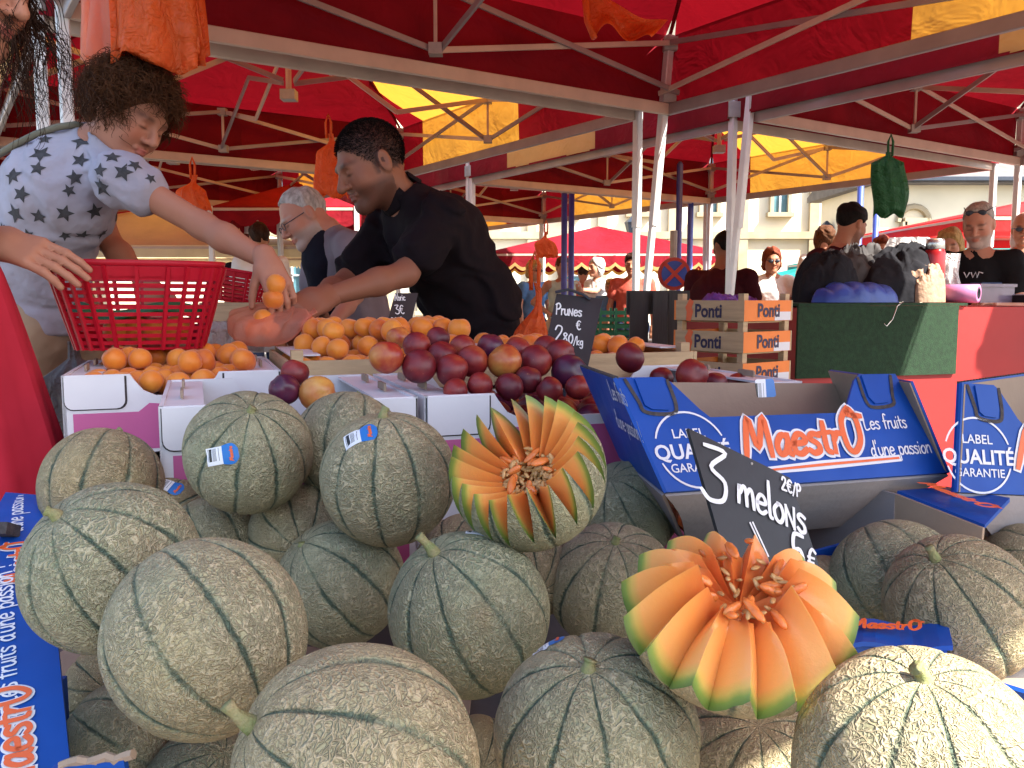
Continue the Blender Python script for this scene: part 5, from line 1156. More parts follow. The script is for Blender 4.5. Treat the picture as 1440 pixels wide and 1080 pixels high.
# green crate, red crates and boxes behind the stall
def lattice_crate(label, c, rx, ry, h, mat, rot=0, name='plastic_crate', group=None):
    T = thing(name, c, label, 'crate', group); c = Vector(c); Rm = Matrix.Rotation(rot, 3, 'Z'); W = lambda x, y, z: c+Rm@Vector((x, y, z))
    for k in range(5):
        z = h*(.06+.2*k)
        for (a, b) in (((-rx, -ry), (rx, -ry)), ((rx, -ry), (rx, ry)), ((rx, ry), (-rx, ry)), ((-rx, ry), (-rx, -ry))): obj('slat', bar(W(*a, z), W(*b, z), .008, h*.10), M[mat], T)
    for sx in (-1, -.5, 0, .5, 1):
        for sy in (-1, 1): obj('rib', bar(W(sx*rx, sy*ry*1.01, 0), W(sx*rx, sy*ry*1.01, h), .02, .012), M[mat], T)
    for sy in (-.4, .4):
        for sx in (-1, 1): obj('rib', bar(W(sx*rx*1.01, sy*ry, 0), W(sx*rx*1.01, sy*ry, h), .012, .02), M[mat], T)
    obj('base', box(W(0, 0, .006), (rx*1.96, ry*1.96, .01), Rm), M[mat], T); return T
def side_table(label, c, sx, sy, h, mat='table', rot=0):
    T = thing('side_table', c, label, 'table', 'side tables behind the stall'); c = Vector(c); Rm = Matrix.Rotation(rot, 3, 'Z')
    obj('table_top', box(c+UP*(h-.015), (sx, sy, .03), Rm), M[mat], T)
    for a in (-1, 1):
        for b in (-1, 1): obj('leg', box(c+Rm@Vector((a*(sx/2-.05), b*(sy/2-.05), (h-.03)/2)), (.04, .04, h-.03), Rm), M[mat], T)
q = P(862, 470, 4.3); q.z = 0; side_table('dark table carrying the green crate behind the posts', q, .9, .6, .93)
lattice_crate('dark green lattice crate behind the plum slate', q+UP*.932, .15, .11, .165, 'green_plastic')
cartq = q+Vector((-.03, -.24, 0)); carton('pink and white carton in front of the green crate', Vector((q.x-.17, q.y-.30, .80)), Vector((1, 0, 0)), Vector((0, 1, 0)), .36, .16, .10) if False else None
q = P(335, 470, 3.4); q.z = 0; side_table('grey table behind the woman’s arm', q, 1.0, .6, .98, 'plastic_grey', .3)
T = thing('wooden_box', q+UP*.982, 'pale wooden box on the grey table below the reaching arm', 'box'); obj('wall', box(q+Vector((.0, -.1, 1.075)), (.21, .012, .11)), M['wood'], T); obj('wall', box(q+Vector((.0, .1, 1.075)), (.21, .012, .11)), M['wood'], T); obj('wall', box(q+Vector((-.11, 0, 1.075)), (.012, .19, .11)), M['wood'], T); obj('wall', box(q+Vector((.11, 0, 1.075)), (.012, .19, .11)), M['wood'], T); obj('floor', box(q+Vector((0, 0, 1.02)), (.2, .19, .01)), M['wood'], T); obj('runner', box(q+Vector((0, -.09, .999)), (.2, .02, .03)), M['wood'], T); obj('runner', box(q+Vector((0, .09, .999)), (.2, .02, .03)), M['wood'], T)
lattice_crate('dark red lattice crate in front of the pale wooden box', q+Vector((.02, -.24, .982)), .12, .07, .07, 'red_plastic')
basket('second red basket standing on the pale wooden box', q+Vector((.02, 0, 1.255)), q+Vector((.0, 0, 1.13)), .11, .08, .085, .06, (1, 0, 0), None, 7, 18)
# green bag of rubbish below the held basket, left of the stall
hang_bag('grey see-through bag hanging below the red basket at the left', P(110, 480, 1.98), .15, .36, 'grey_bag', .07, .15, 0, 11, group=None)
# salmon bag being filled
T = thing('plastic_bag', P(362, 492, 1.93), 'translucent salmon bag being filled with apricots between the two hands', 'plastic bag')
def sbag(u, v):
    th = 2*math.pi*u; top = P(406, 422, 2.02); bot = P(372, 450, 1.96); c = top.lerp(bot, min(1, v*1.25)); 
    prof = (.020+.075*min(1, v/.5)**.8) if v < .62 else .095*math.sqrt(max(0, 1-((v-.62)/.38)**2)); c = c-UP*max(0, v-.62)*.15
    pl = 1+.16*math.sin(11*th+2*v)*(1-v)**.6+.05*math.sin(19*th+7*v)*(1-v)+.05*math.sin(4*th+5*v)
    return c+CR*math.cos(th)*prof*pl*.95+Vector((0, .8, .25))*math.sin(th)*prof*pl*.8
obj('bag_body', gridsurf(sbag, 96, 32), M['salmon_bag'], T, True)
for k, (px, py) in enumerate(((356, 462), (380, 464), (370, 448))): fruit('apricot', AP[k], P(px, py, 1.955), 1.0, ('left', 'right', 'upper')[k]+' apricot showing through the salmon bag', 'apricots in the salmon bag')
hang_bag('pale crumpled bag left of the salmon bag', P(330, 452, 2.05), .16, .07, 'white_bag', .05, .02, 0, 12, group=None)
hang_bag('bunched orange bags hanging at the seller’s waist', P(752, 398, 2.42), .10, .185, 'orange_bag', .04, .5, 0, 13, group=None)
# ================================================================ PEOPLE: blended bodies on a distance grid
def surface_nets(F, org, h):
    s = F < 0; nx, ny, nz = F.shape
    acc = np.zeros((nx-1, ny-1, nz-1, 3), np.float32); cnt = np.zeros((nx-1, ny-1, nz-1), np.float32)
    for axis in range(3):
        for a in (0, 1):
            for b in (0, 1):
                o = [a, b]; o.insert(axis, 0); o1 = list(o); o1[axis] = 1
                sl = lambda q: tuple(slice(q[i], F.shape[i]-1+q[i]) for i in range(3))
                f0, f1 = F[sl(o)], F[sl(o1)]; m = (f0 < 0) != (f1 < 0); t = np.where(m, f0/np.where(m, f0-f1, 1), 0)
                p = np.zeros(f0.shape+(3,), np.float32)
                for i in range(3): p[..., i] = o[i]
                p[..., axis] = t; acc += p*m[..., None]; cnt += m
    act = cnt > 0; idx = -np.ones(act.shape, np.int64); idx[act] = np.arange(act.sum()); ii = np.argwhere(act)
    V = (ii+acc[act]/cnt[act][:, None])*h+org; Q = []
    for axis in range(3):
        u, v = (axis+1) % 3, (axis+2) % 3; n = list(F.shape); n[axis] -= 1
        sl0 = [slice(1, -1)]*3; sl1 = [slice(1, -1)]*3; sl0[axis] = slice(0, -1); sl1[axis] = slice(1, None)
        a, b = s[tuple(sl0)], s[tuple(sl1)]
        for flip, m in ((0, a & ~b), (1, ~a & b)):
            c = np.argwhere(m)
            if not len(c): continue
            c[:, u] += 1; c[:, v] += 1
            def g(du, dv): d = c.copy(); d[:, u] -= du; d[:, v] -= dv; return idx[d[:, 0], d[:, 1], d[:, 2]]
            q = np.stack([g(1, 1), g(0, 1), g(0, 0), g(1, 0)], 1); Q.append(q[:, ::-1] if flip else q)
    Q = np.concatenate(Q); return V, Q[(Q >= 0).all(1)]
A = lambda v: np.array(tuple(v), np.float32)
def d_cap(p, a, b, ra, rb, w=None, sf=1):
    a, b = A(a), A(b); ab = b-a; t = np.clip(((p-a)@ab)/max(1e-9, ab@ab), 0, 1); q = p-a-t[..., None]*ab
    if w is not None:
        w = A(w); q = q-w*((q@w)*(1-1/sf))[..., None]
    return np.sqrt((q*q).sum(-1))-(ra+(rb-ra)*t)
def d_ell(p, c, r, Mx=None):
    q = p-A(c)
    if Mx is not None: q = q@np.array(Mx, np.float32)      # columns are the axes
    r = A(r); k0 = np.sqrt(((q/r)**2).sum(-1)); k1 = np.sqrt(((q/(r*r))**2).sum(-1))+1e-9; return k0*(k0-1)/k1
def smin(a, b, k): h = np.maximum(k-np.abs(a-b), 0)/k; return np.minimum(a, b)-h*h*k*.25
def build(prims, h, clips=(), wr=0, seed=0, pad=.03, fold=None):
    """prims: (kind, blend, args...) ; clips: half spaces (point, outward normal)"""
    lo = np.full(3, 9e9); hi = -lo
    for pr in prims:
        if pr[0] == 'cap':
            for c, r in ((pr[2], pr[4]), (pr[3], pr[5])): m = r*(pr[7] if len(pr) > 6 else 1); lo = np.minimum(lo, A(c)-m); hi = np.maximum(hi, A(c)+m)
        elif pr[0] == 'ell': m = max(pr[3]); lo = np.minimum(lo, A(pr[2])-m); hi = np.maximum(hi, A(pr[2])+m)
    lo -= pad; hi += pad; n = np.ceil((hi-lo)/h).astype(int)+1
    g = np.stack(np.meshgrid(*[np.arange(k)*h for k in n], indexing='ij'), -1).astype(np.float32)+lo.astype(np.float32); D = None
    for pr in prims:
        k = pr[1]
        d = d_cap(g, *pr[2:]) if pr[0] == 'cap' else d_ell(g, *pr[2:]) if pr[0] in ('ell', 'sub') else None
        if pr[0] == 'sub': D = -smin(-D, d, k)
        else: D = d if D is None else smin(D, d, k)
    if wr:
        q = g*1.0; x, y, z = q[..., 0], q[..., 1], q[..., 2]
        w1 = np.sin(31*x+17*z+seed)+np.sin(23*y-29*z+2*seed); D = D+wr*(np.abs(np.sin(38*z+14*x+1.6*w1+seed))-.5)+wr*.7*np.sin(52*x-35*y+20*z+w1)
    for c, nr in clips: D = np.maximum(D, (g-A(c))@A(Vector(nr).normalized()))
    return surface_nets(D, lo, h)
def tinted(name, pieces, parent, mat='skin'):
    V = []; Q = []; C = []; n = 0
    for v, q, c in pieces: V.append(v); Q.append(q+n); C.append(np.broadcast_to(np.array(c, np.float32), (len(v), 3)) if np.ndim(c) == 1 else c); n += len(v)
    V = np.concatenate(V); Q = np.concatenate(Q); C = np.concatenate(C)
    o = obj(name, (V, Q), M[mat], parent, True); at = o.data.color_attributes.new('tint', 'FLOAT_COLOR', 'POINT')
    at.data.foreach_set('color', np.concatenate([C, np.ones((len(C), 1), np.float32)], 1).ravel()); return o
def frame(fwd, up):
    f = Vector(fwd).normalized(); u = Vector(up); u = (u-f*u.dot(f)).normalized(); r = f.cross(u); return Matrix((r, f, u)).transposed()   # x right, y face, z up
def head_piece(c, fr, skin, h, s=1.0, stubble=0, female=False, open_eye=False, brow=(.03, .02, .015), neck_to=None, neck_r=.054, lips=None, big_nose=1.0, hairline=None):
    c = Vector(c); W = lambda x, y, z: c+fr@(Vector((x, y, z))*s); fm = np.array(fr, np.float32); k = s
    pr = [('ell', .01, W(0, -.018, .036), (.077*k, .097*k, .088*k), fm), ('ell', .04*k, W(0, .016, -.03), (.061*k, .074*k, .088*k), fm),
          ('cap', .03*k, W(-.050, .0, -.055), W(-.012, .066, -.098), .022*k, .018*k), ('cap', .03*k, W(.050, .0, -.055), W(.012, .066, -.098), .022*k, .018*k),
          ('ell', .02*k, W(0, .075, -.098), (.022*k, .018*k, .018*k), fm),
          ('cap', .02*k, W(-.034, .080, .022), W(.034, .080, .022), .013*k, .013*k),
          ('ell', .03*k, W(-.042, .055, -.03), (.024*k, .026*k, .03*k), fm), ('ell', .03*k, W(.042, .055, -.03), (.024*k, .026*k, .03*k), fm),
          ('sub', .012*k, W(-.032, .101, .001), (.017*k, .017*k, .012*k), fm), ('sub', .012*k, W(.032, .101, .001), (.017*k, .017*k, .012*k), fm),
          ('ell', .006*k, W(-.031, .076, .001), (.0135*k, .0125*k, .0115*k), fm), ('ell', .006*k, W(.031, .076, .001), (.0135*k, .0125*k, .0115*k), fm),
          ('cap', .012*k, W(0, .090, .012), W(0, .112*1.0, -.028*big_nose), .0075*k, .0125*k*big_nose), ('ell', .007*k, W(-.013, .098, -.033), (.0095*k, .011*k, .008*k), fm), ('ell', .007*k, W(.013, .098, -.033), (.0095*k, .011*k, .008*k), fm),
          ('cap', .006*k, W(-.020, .086, -.060), W(.020, .086, -.060), .0062*k, .0062*k), ('ell', .005*k, W(0, .093, -.0585), (.012*k, .006*k, .0055*k), fm), ('ell', .005*k, W(0, .0905, -.070), (.017*k, .008*k, .0065*k), fm),
          ('ell', .012*k, W(-.079, -.012, -.006), (.010*k, .020*k, .033*k), fm), ('ell', .012*k, W(.079, -.012, -.006), (.010*k, .020*k, .033*k), fm),
          ('sub', .006*k, W(-.090, -.006, -.002), (.008*k, .010*k, .018*k), fm), ('sub', .006*k, W(.090, -.006, -.002), (.008*k, .010*k, .018*k), fm)]
    if neck_to is not None: pr.append(('cap', .035*k, W(0, -.028, -.06), neck_to, neck_r*k, neck_r*1.12*k))
    V, Q = build(pr, h, pad=.02)
    L = ((V-A(c))@fm)/s; x, y, z = L[:, 0], L[:, 1], L[:, 2]; col = np.tile(np.array(skin, np.float32), (len(V), 1))
    def paint(m, cc, f=1.0): m = np.clip(m, 0, 1)[:, None]*f; col[:] = col*(1-m)+np.array(cc, np.float32)*m
    sk = np.array(skin)
    rosy = np.exp(-((np.abs(x)-.042)/.022)**2-((z+.028)/.025)**2)*(y > .03); paint(rosy, sk*np.array([1.1, .75, .7]), .5)
    if stubble: paint(((z < -.038) & (y > -.02) & (z > -.135)).astype(float)*np.clip((-.038-z)/.02, 0, 1)*(1-np.exp(-(x/.024)**2-((z+.064)/.013)**2)), stubble if isinstance(stubble, tuple) else sk*.35, .75)
    if hairline:
        fnt = (L@np.array([0, .82, -.58])-(.062*.82-.055*.58)); low = (-.034-z); side = np.clip((np.abs(x)-.055)/.01, 0, 1)*(y < .028)*(z > -.05)*np.clip((.028-y)/.012, 0, 1)
        nzv = .004*np.sin(300*x+200*z)+.003*np.sin(410*y-310*z); scalp = np.clip((.004+nzv-fnt)/.010, 0, 1)*np.clip((.006+nzv-low)/.014, 0, 1); paint(scalp*(np.abs(x) < .083), hairline, .95); paint(side*np.clip((.006-np.maximum(0, -.03-z))/.006, 0, 1)*(np.abs(x) < .072), hairline, .7)
    lc = lips or tuple(sk*np.array([1.0, .55, .5]) if not female else np.array([.42, .10, .09])); paint(np.exp(-(x/.021)**4-((z+.064)/.0105)**4)*(y > .07), lc, .85)
    paint((np.exp(-((np.abs(x)-.034)/.020)**4-((z-.022-.10*(.034-np.abs(np.abs(x)-.034)))/.0068)**2)*(y > .05)), brow, .9)
    lash = np.exp(-((np.abs(x)-.031)/.015)**4-((z+.0045)/.0028)**2)*(y > .05); paint(lash, (.03, .02, .015), .85)
    if open_eye: paint(np.exp(-((np.abs(x)-.031)/.011)**4-((z-.001)/.0042)**4)*(y > .07), (.6, .57, .54), .9); paint(np.exp(-((np.abs(x)-.031)/.0055)**2-((z-.001)/.005)**2)*(y > .07), (.03, .02, .015), 1)
    return V, Q, col
def hair_piece(kind, c, fr, h, s=1.0, seed=0):
    c = Vector(c); W = lambda x, y, z: c+fr@(Vector((x, y, z))*s); fm = np.array(fr, np.float32); k = s; dirn = lambda x, y, z: fr@Vector((x, y, z))
    wr = .0035
    if kind == 'crop':
        pr = [('ell', .01, W(0, -.019, .040), (.0795*k, .1000*k, .0905*k), fm)]; cl = [(W(0, .062, .055), dirn(0, .82, -.58)), (W(0, -.03, -.030), dirn(0, .1, -1)), ]
    elif kind == 'short':
        pr = [('ell', .01, W(0, -.018, .045), (.089*k, .108*k, .098*k), fm), ('ell', .03, W(0, .045, .085), (.06*k, .04*k, .035*k), fm)]; cl = [(W(0, .066, .055), dirn(0, .70, -.70)), (W(0, -.03, -.045), dirn(0, 0, -1))]; wr = .006
    elif kind == 'bald':
        pr = [('ell', .01, W(0, -.022, .028), (.083*k, .101*k, .082*k), fm)]; cl = [(W(0, -.02, .0), dirn(0, .95, .30)), (W(0, -.03, -.045), dirn(0, 0, -1)), (W(0, -.03, .085), dirn(0, .45, .9))]
    elif kind == 'greycrop':
        pr = [('ell', .01, W(0, -.019, .040), (.082*k, .102*k, .091*k), fm)]; cl = [(W(0, .04, .075), dirn(0, .80, -.60)), (W(0, -.03, -.035), dirn(0, .2, -1))]
    elif kind == 'bob':
        pr = [('ell', .01, W(0, -.02, .04), (.096*k, .112*k, .10*k), fm), ('ell', .04, W(-.06, -.03, -.04), (.04*k, .06*k, .075*k), fm), ('ell', .04, W(.06, -.03, -.04), (.04*k, .06*k, .075*k), fm)]; cl = [(W(0, .064, .05), dirn(0, .92, -.40))]; wr = .007
    elif kind == 'bun':
        pr = [('ell', .01, W(0, -.02, .04), (.084*k, .105*k, .094*k), fm), ('ell', .02, W(0, -.12, .06), (.04*k, .04*k, .04*k), fm)]; cl = [(W(0, .066, .05), dirn(0, .80, -.60)), (W(0, -.03, -.04), dirn(0, .2, -1))]; wr = .005
    else: return None
    V, Q = build(pr, h, cl, wr, seed, pad=.02); return V, Q
def hand_piece(wrist, dirn, palm, side, skin, h, curl=(.5, .5, .5, .5), thumb_out=.6, s=1.0, mirror=1, spread=.06):
    """dirn: wrist to knuckles, palm: palm normal, side: towards the thumb"""
    w_ = Vector(wrist); d = Vector(dirn).normalized(); n = Vector(palm); n = (n-d*n.dot(d)).normalized(); t = d.cross(n).normalized(); t = t if t.dot(Vector(side)) > 0 else -t; pr = []
    pr.append(('cap', .02, w_-d*.02*s, w_+d*.03*s, .026*s, .026*s, tuple(t), 1.25))
    for k in range(4):
        off = (.030-.020*k)*s; pr.append(('cap', .014*s, w_+d*.018*s+t*off*.7, w_+d*.085*s+t*off-n*.002*s, .0145*s, .0115*s))
    ln = (.92, 1.0, .94, .74)
    for k in range(4):
        off = (.030-.020*k)*s; base = w_+d*.086*s+t*off; a = 0; p = base; dd = (d+t*spread*(1.5-k)).normalized(); r = .0098*s
        for seg, L in enumerate((.046, .030, .024)):
            a += curl[k]*(.7, 1.0, .7)[seg]; v = dd*math.cos(a)+n*math.sin(a); q = p+v*L*ln[k]*s; pr.append(('cap', .0035*s, p, q, r, r*.88)); p = q; r *= .88
    p = w_+d*.022*s+t*.026*s; v = (d*.55+t*thumb_out+n*.45).normalized(); q = p+v*.045*s; pr.append(('cap', .012*s, p, q, .0155*s, .0118*s)); v2 = (v+n*.35+d*.35).normalized(); q2 = q+v2*.032*s; pr.append(('cap', .003*s, q, q2, .0115*s, .010*s)); v3 = (v2+d*.3).normalized(); pr.append(('cap', .003*s, q2, q2+v3*.025*s, .010*s, .0082*s))
    V, Q = build(pr, h, pad=.015); return V, Q, np.array(skin, np.float32)
def strands(base_fn, n, npt, r, seed, nn=4):
    rg = np.random.default_rng(seed); L = []
    for i in range(n):
        pts = base_fn(rg, i); L.append(tube(pts, [r*(1-.6*k/(len(pts)-1)) for k in range(len(pts))], nn, False))
    return join(*L)
def person_root(label, x, y, group='people at the market'): return thing('person', (x, y, 0), label, 'person', group)
def limbs(j, skin, h, sc=1.0, legs=False):
    pr = []
    for s_ in 'LR':
        pr += [('cap', .02, j['sh'+s_], j['el'+s_], .046*sc, .037*sc), ('cap', .02, j['el'+s_], Vector(j['el'+s_]).lerp(Vector(j['wr'+s_]), .35), .038*sc, .039*sc), ('cap', .02, Vector(j['el'+s_]).lerp(Vector(j['wr'+s_]), .35), j['wr'+s_], .039*sc, .026*sc)]
    pr += [('cap', .05, j['shL'], j['shR'], .055*sc, .055*sc), ('cap', .08, j['neck'], j['chest'], .06*sc, .10*sc), ('cap', .08, j['chest'], j['pel'], .10*sc, .11*sc)]
    for s_ in 'LR':
        if 'kn'+s_ in j: pr += [('cap', .04, j['hip'+s_], j['kn'+s_], .075*sc, .052*sc), ('cap', .02, j['kn'+s_], Vector(j['kn'+s_]).lerp(Vector(j['an'+s_]), .35), .052*sc, .052*sc), ('cap', .02, Vector(j['kn'+s_]).lerp(Vector(j['an'+s_]), .35), j['an'+s_], .052*sc, .034*sc)]
    V, Q = build(pr, h); return V, Q, np.array(skin, np.float32)
def legs_j(j, fwd, z0=0):
    """straight legs under the pelvis; fwd gives the way the toes point"""
    p = Vector(j['pel']); f = Vector((fwd[0], fwd[1], 0)).normalized(); sd = Vector((-f.y, f.x, 0)); hz = p.z
    for s_, k in (('L', 1), ('R', -1)):
        j['hip'+s_] = p+sd*.085*k-UP*.05; j['kn'+s_] = p+sd*.10*k-UP*(hz*.48)+f*.03; j['an'+s_] = Vector((p.x, p.y, .08))+sd*.11*k-f*.01; j['toe'+s_] = j['an'+s_]+f*.15-UP*.05
def torso_pr(j, r, infl=.012, w=None, sf=1.3, belly=None):
    w = w or tuple((Vector(j['shR'])-Vector(j['shL'])).normalized()); waist = Vector(j.get('waist', Vector(j['chest']).lerp(Vector(j['pel']), .55)))
    return [('cap', .03, j['chest'], waist, r[0]+infl, r[1]+infl, w, sf), ('cap', .05, waist, j['pel'], r[1]+infl, r[2]+infl, w, sf), ('cap', .06, j['shL'], j['shR'], .058+infl, .058+infl), ('cap', .06, j['neck'], j['chest'], .055+infl, r[0]+infl*.5, w, 1.15)]
def sleeve(j, s_, f, r0=.056, r1=.058):
    a, b = Vector(j['sh'+s_]), Vector(j['el'+s_]); return ('cap', .035, a, a.lerp(b, f), r0, r1)
def shoes(j, T, mat='black_top'):
    for s_ in 'LR':
        if 'toe'+s_ in j:
            V, Q = build([('cap', .02, j['an'+s_]-UP*.045, j['toe'+s_], .042, .036)], .012, [(Vector((0, 0, .004)), (0, 0, -1))]); obj('shoe', (V, Q), M[mat], T, True)
def pants(j, T, mat, h, upto=1.0, infl=.02):
    pr = [('cap', .05, j['hipL'], j['hipR'], .115+infl, .115+infl), ('cap', .05, Vector(j['pel'])+UP*.06, j['pel'], .12, .12, tuple((Vector(j['hipR'])-Vector(j['hipL'])).normalized()), 1.25)]
    for s_ in 'LR':
        a, b, c = Vector(j['hip'+s_]), Vector(j['kn'+s_]), Vector(j['an'+s_])
        if upto >= 1: pr += [('cap', .03, a, b, .085+infl*.5, .062+infl*.5), ('cap', .02, b, b.lerp(c, .95), .062+infl*.5, .055)]
        else: pr.append(('cap', .03, a, a.lerp(b, upto), .085+infl, .08+infl))
    V, Q = build(pr, h, [(Vector(j['pel'])+UP*.13, (0, 0, 1))], .003, 3); obj('trousers' if upto >= 1 else 'shorts', (V, Q), M[mat], T, True)
DARK, TAN, FAIR = (.26, .115, .062), (.42, .20, .115), (.52, .27, .17)
# ---------------------------------------------------------------- the bending seller in the black polo
j = dict(pel=P(676, 505, 2.66), waist=P(662, 425, 2.60), chest=P(612, 338, 2.50), neck=P(572, 282, 2.47), shL=P(622, 306, 2.36), shR=P(545, 316, 2.62), elL=P(570, 385, 2.24), wrL=P(455, 419, 2.07), elR=P(486, 398, 2.46), wrR=P(432, 428, 2.16))
legs_j(j, (-1, -.3)); T = person_root('dark-haired seller in a black polo bending over the apricots', j['pel'].x, j['pel'].y); sk = (.25, .105, .06)
hc = P(521, 233, 2.42); fr = frame(CR*-.78+CB*.48-UP*.46, UP*.95+CR*-.15)
pc = [limbs(j, sk, .009, .86), head_piece(hc, fr, sk, .003, .95, (.030, .016, .011), brow=(.012, .008, .006), neck_to=j['neck']+Vector((-.005, 0, -.01)), lips=(.20, .07, .055), big_nose=1.1, hairline=(.012, .009, .008))]
hdL = (P(418, 436, 1.99)-j['wrL']); hdR = (P(415, 444, 2.08)-j['wrR'])
pc += [hand_piece(j['wrL'], hdL, -UP*.6+CR*-.2-CB*.75, UP, sk, .0036, (.55, .6, .65, .7), .5, 1.02), hand_piece(j['wrR'], hdR, CB*.6+UP*-.5, UP, sk, .0036, (.5, .55, .6, .6), .5, 1.02)]
tinted('body', pc, T)
def crop_fn(rg, i):
    while True:
        v = Vector((rg.normal(), rg.normal(), rg.normal())).normalized(); q = Vector((v.x*.077, v.y*.097-.018, v.z*.088+.036))
        if q.dot(Vector((0, .82, -.58))) < .062*.82-.055*.58-.001+.003*rg.normal() and q.z > -.034+.5*max(0, q.y+.02)+.004*rg.normal(): break
    p0 = hc+fr@(q*.97); n = fr@v; g = Vector((rg.normal()*.25, rg.normal()*.25, rg.normal()*.25))+fr@Vector((0, .35, 0)); d = (n*.8+g).normalized()
    return [p0-n*.001, p0+d*.0045, p0+d*.0075+(fr@Vector((0, .0015, -.0008)))]
obj('hair', strands(crop_fn, 9000, 3, .0007, 9, 3), M['hair_black'], T, True)
pr = torso_pr(j, (.128, .128, .135), .0, sf=1.18)+[sleeve(j, 'L', .66, .060, .063), sleeve(j, 'R', .72, .06, .062), ('sub', .01, j['neck'].lerp(hc, .36)+Vector((-.01, 0, 0)), (.072, .072, .072))]
ua = (j['elL']-j['shL']).normalized(); ub = (j['elR']-j['shR']).normalized()
V, Q = build(pr, .0075, [], .0075, 1); sh = obj('polo_shirt', (V, Q), M['polo'], T, True)
nk = j['neck']
def collar(u, v):
    a = 2*math.pi*(u*.86+.07)+math.pi*.82; r = .061+.009*v; ax = fr@Vector((0, -.2, 1)); ax = (hc-nk).normalized(); x = ax.orthogonal().normalized(); x = (CR*-1-ax*(CR*-1).dot(ax)).normalized(); y = ax.cross(x)
    return nk+ax*(.052-.042*v)+(x*math.cos(a)+y*math.sin(a))*r
obj('collar', solid(gridsurf(collar, 30, 4), .004), M['polo'], T, True)
pants(j, T, 'denim', .014); shoes(j, T)
# ---------------------------------------------------------------- the woman in the star-patterned T-shirt
j = dict(pel=P(45, 440, 2.36), waist=P(48, 345, 2.30), chest=P(88, 268, 2.22), neck=P(132, 204, 2.20), shR=P(172, 252, 2.07), shL=P(128, 222, 2.38), elR=P(286, 318, 2.06), wrR=P(374, 366, 1.99), elL=P(150, 335, 2.42), wrL=P(205, 400, 2.36))
legs_j(j, (1, -.2)); T = person_root('woman in a white T-shirt with grey stars reaching for apricots', j['pel'].x, j['pel'].y); sk = (.44, .20, .125)
hc = P(182, 163, 2.18); fr = frame(CR*.80+CB*.30-UP*.52, UP*.8+CR*.5)
hd = P(388, 396, 1.97)-j['wrR']
pc = [limbs(j, sk, .009, .82), head_piece(hc, fr, sk, .003, .91, 0, True, brow=(.08, .035, .02), neck_to=j['neck'], neck_r=.05), hand_piece(j['wrR'], hd, CR*-.35-UP*.25+CB*-.7, CR*-.6-UP*.3, sk, .0036, (.55, .6, .62, .7), .45, .86), hand_piece(j['wrL'], Vector((.3, -.1, -.8)), CB, CR, sk, .006, (.3,)*4)]
tinted('body', pc, T)
pr = torso_pr(j, (.125, .13, .145), .0, sf=1.22)+[sleeve(j, 'R', .22, .058, .062), sleeve(j, 'L', .25, .058, .062), ('sub', .01, j['neck'].lerp(hc, .36), (.056, .056, .056))]
V, Q = build(pr, .0085, [(j['pel']-UP*.06, (0, 0, -1))], .006, 5); sh = obj('star_shirt', (V, Q), M['tee_white'], T, True)
bv = BVHTree.FromPolygons([Vector(v) for v in V], [tuple(int(i) for i in q) for q in Q])
def star(o, n, size, rot):
    t1 = n.orthogonal().normalized(); t1 = (CR-n*CR.dot(n)).normalized(); t2 = n.cross(t1); pts = []
    ring = [(size*(1 if k % 2 == 0 else .45), rot+math.pi/2+k*math.pi/5) for k in range(10)]
    Vv = [(0, 0)]+[(r*.5*math.cos(a), r*.5*math.sin(a)) for r, a in ring]+[(r*math.cos(a), r*math.sin(a)) for r, a in ring]
    for x, y in Vv:
        p = o+t1*x+t2*y; q = bv.ray_cast(p+n*.05, -n); pts.append((q[0] if q[0] is not None and (q[0]-o).length < size*2 else p)+n*.0016)
    Fv = [(0, 1+k, 1+(k+1) % 10) for k in range(10)]+[(1+k, 11+k, 11+(k+1) % 10, 1+(k+1) % 10) for k in range(10)]
    obj('star_print', (pts, Fv), M['star'], sh)
for (px, py, s_) in ((92, 166, 9), (47, 174, 9), (115, 199, 14), (63, 196, 10), (57, 217, 15), (158, 221, 12), (113, 226, 12), (11, 219, 7), (18, 247, 13), (53, 237, 11), (105, 250, 11), (143, 263, 15), (173, 242, 13), (30, 273, 12), (97, 268, 9), (22, 300, 14), (55, 304, 11), (91, 300, 12), (133, 297, 12), (91, 331, 8), (116, 331, 11), (144, 328, 10), (70, 342, 9), (212, 251, 8), (190, 232, 10), (140, 240, 11), (163, 203, 6), (5, 322, 10), (40, 330, 9), (165, 300, 9)):
    h_ = bv.ray_cast(CAM, ray(px, py).normalized())
    if h_[0] is not None: star(h_[0], h_[1], s_*h_[0].y/FPX*1.05, random.uniform(-.5, .5))
for k in range(26):       # the shirt's far side carries the same print
    c_0 = j['chest'].lerp(j['pel'], random.random()*.9); dr0 = Vector((random.uniform(-1, .6), random.uniform(.1, 1), random.uniform(-.3, .7))).normalized(); h_ = bv.ray_cast(c_0+dr0*.6, -dr0)
    if h_[0] is not None: star(h_[0], h_[1], .02, random.uniform(0, 6))
def on_shirt(px, py, off=.004):
    h_ = bv.ray_cast(CAM, ray(px, py).normalized()); return (h_[0]+h_[1]*off) if h_[0] is not None else P(px, py, 2.15)
sp = [on_shirt(*q) for q in ((-30, 238), (0, 216), (22, 203), (50, 189), (80, 179), (108, 177), (130, 182))]
obj('bag_strap', tube(sp, .0085, 6), M['strap'], T, True)
pants(j, T, 'shorts', .012, .62, .022); shoes(j, T)
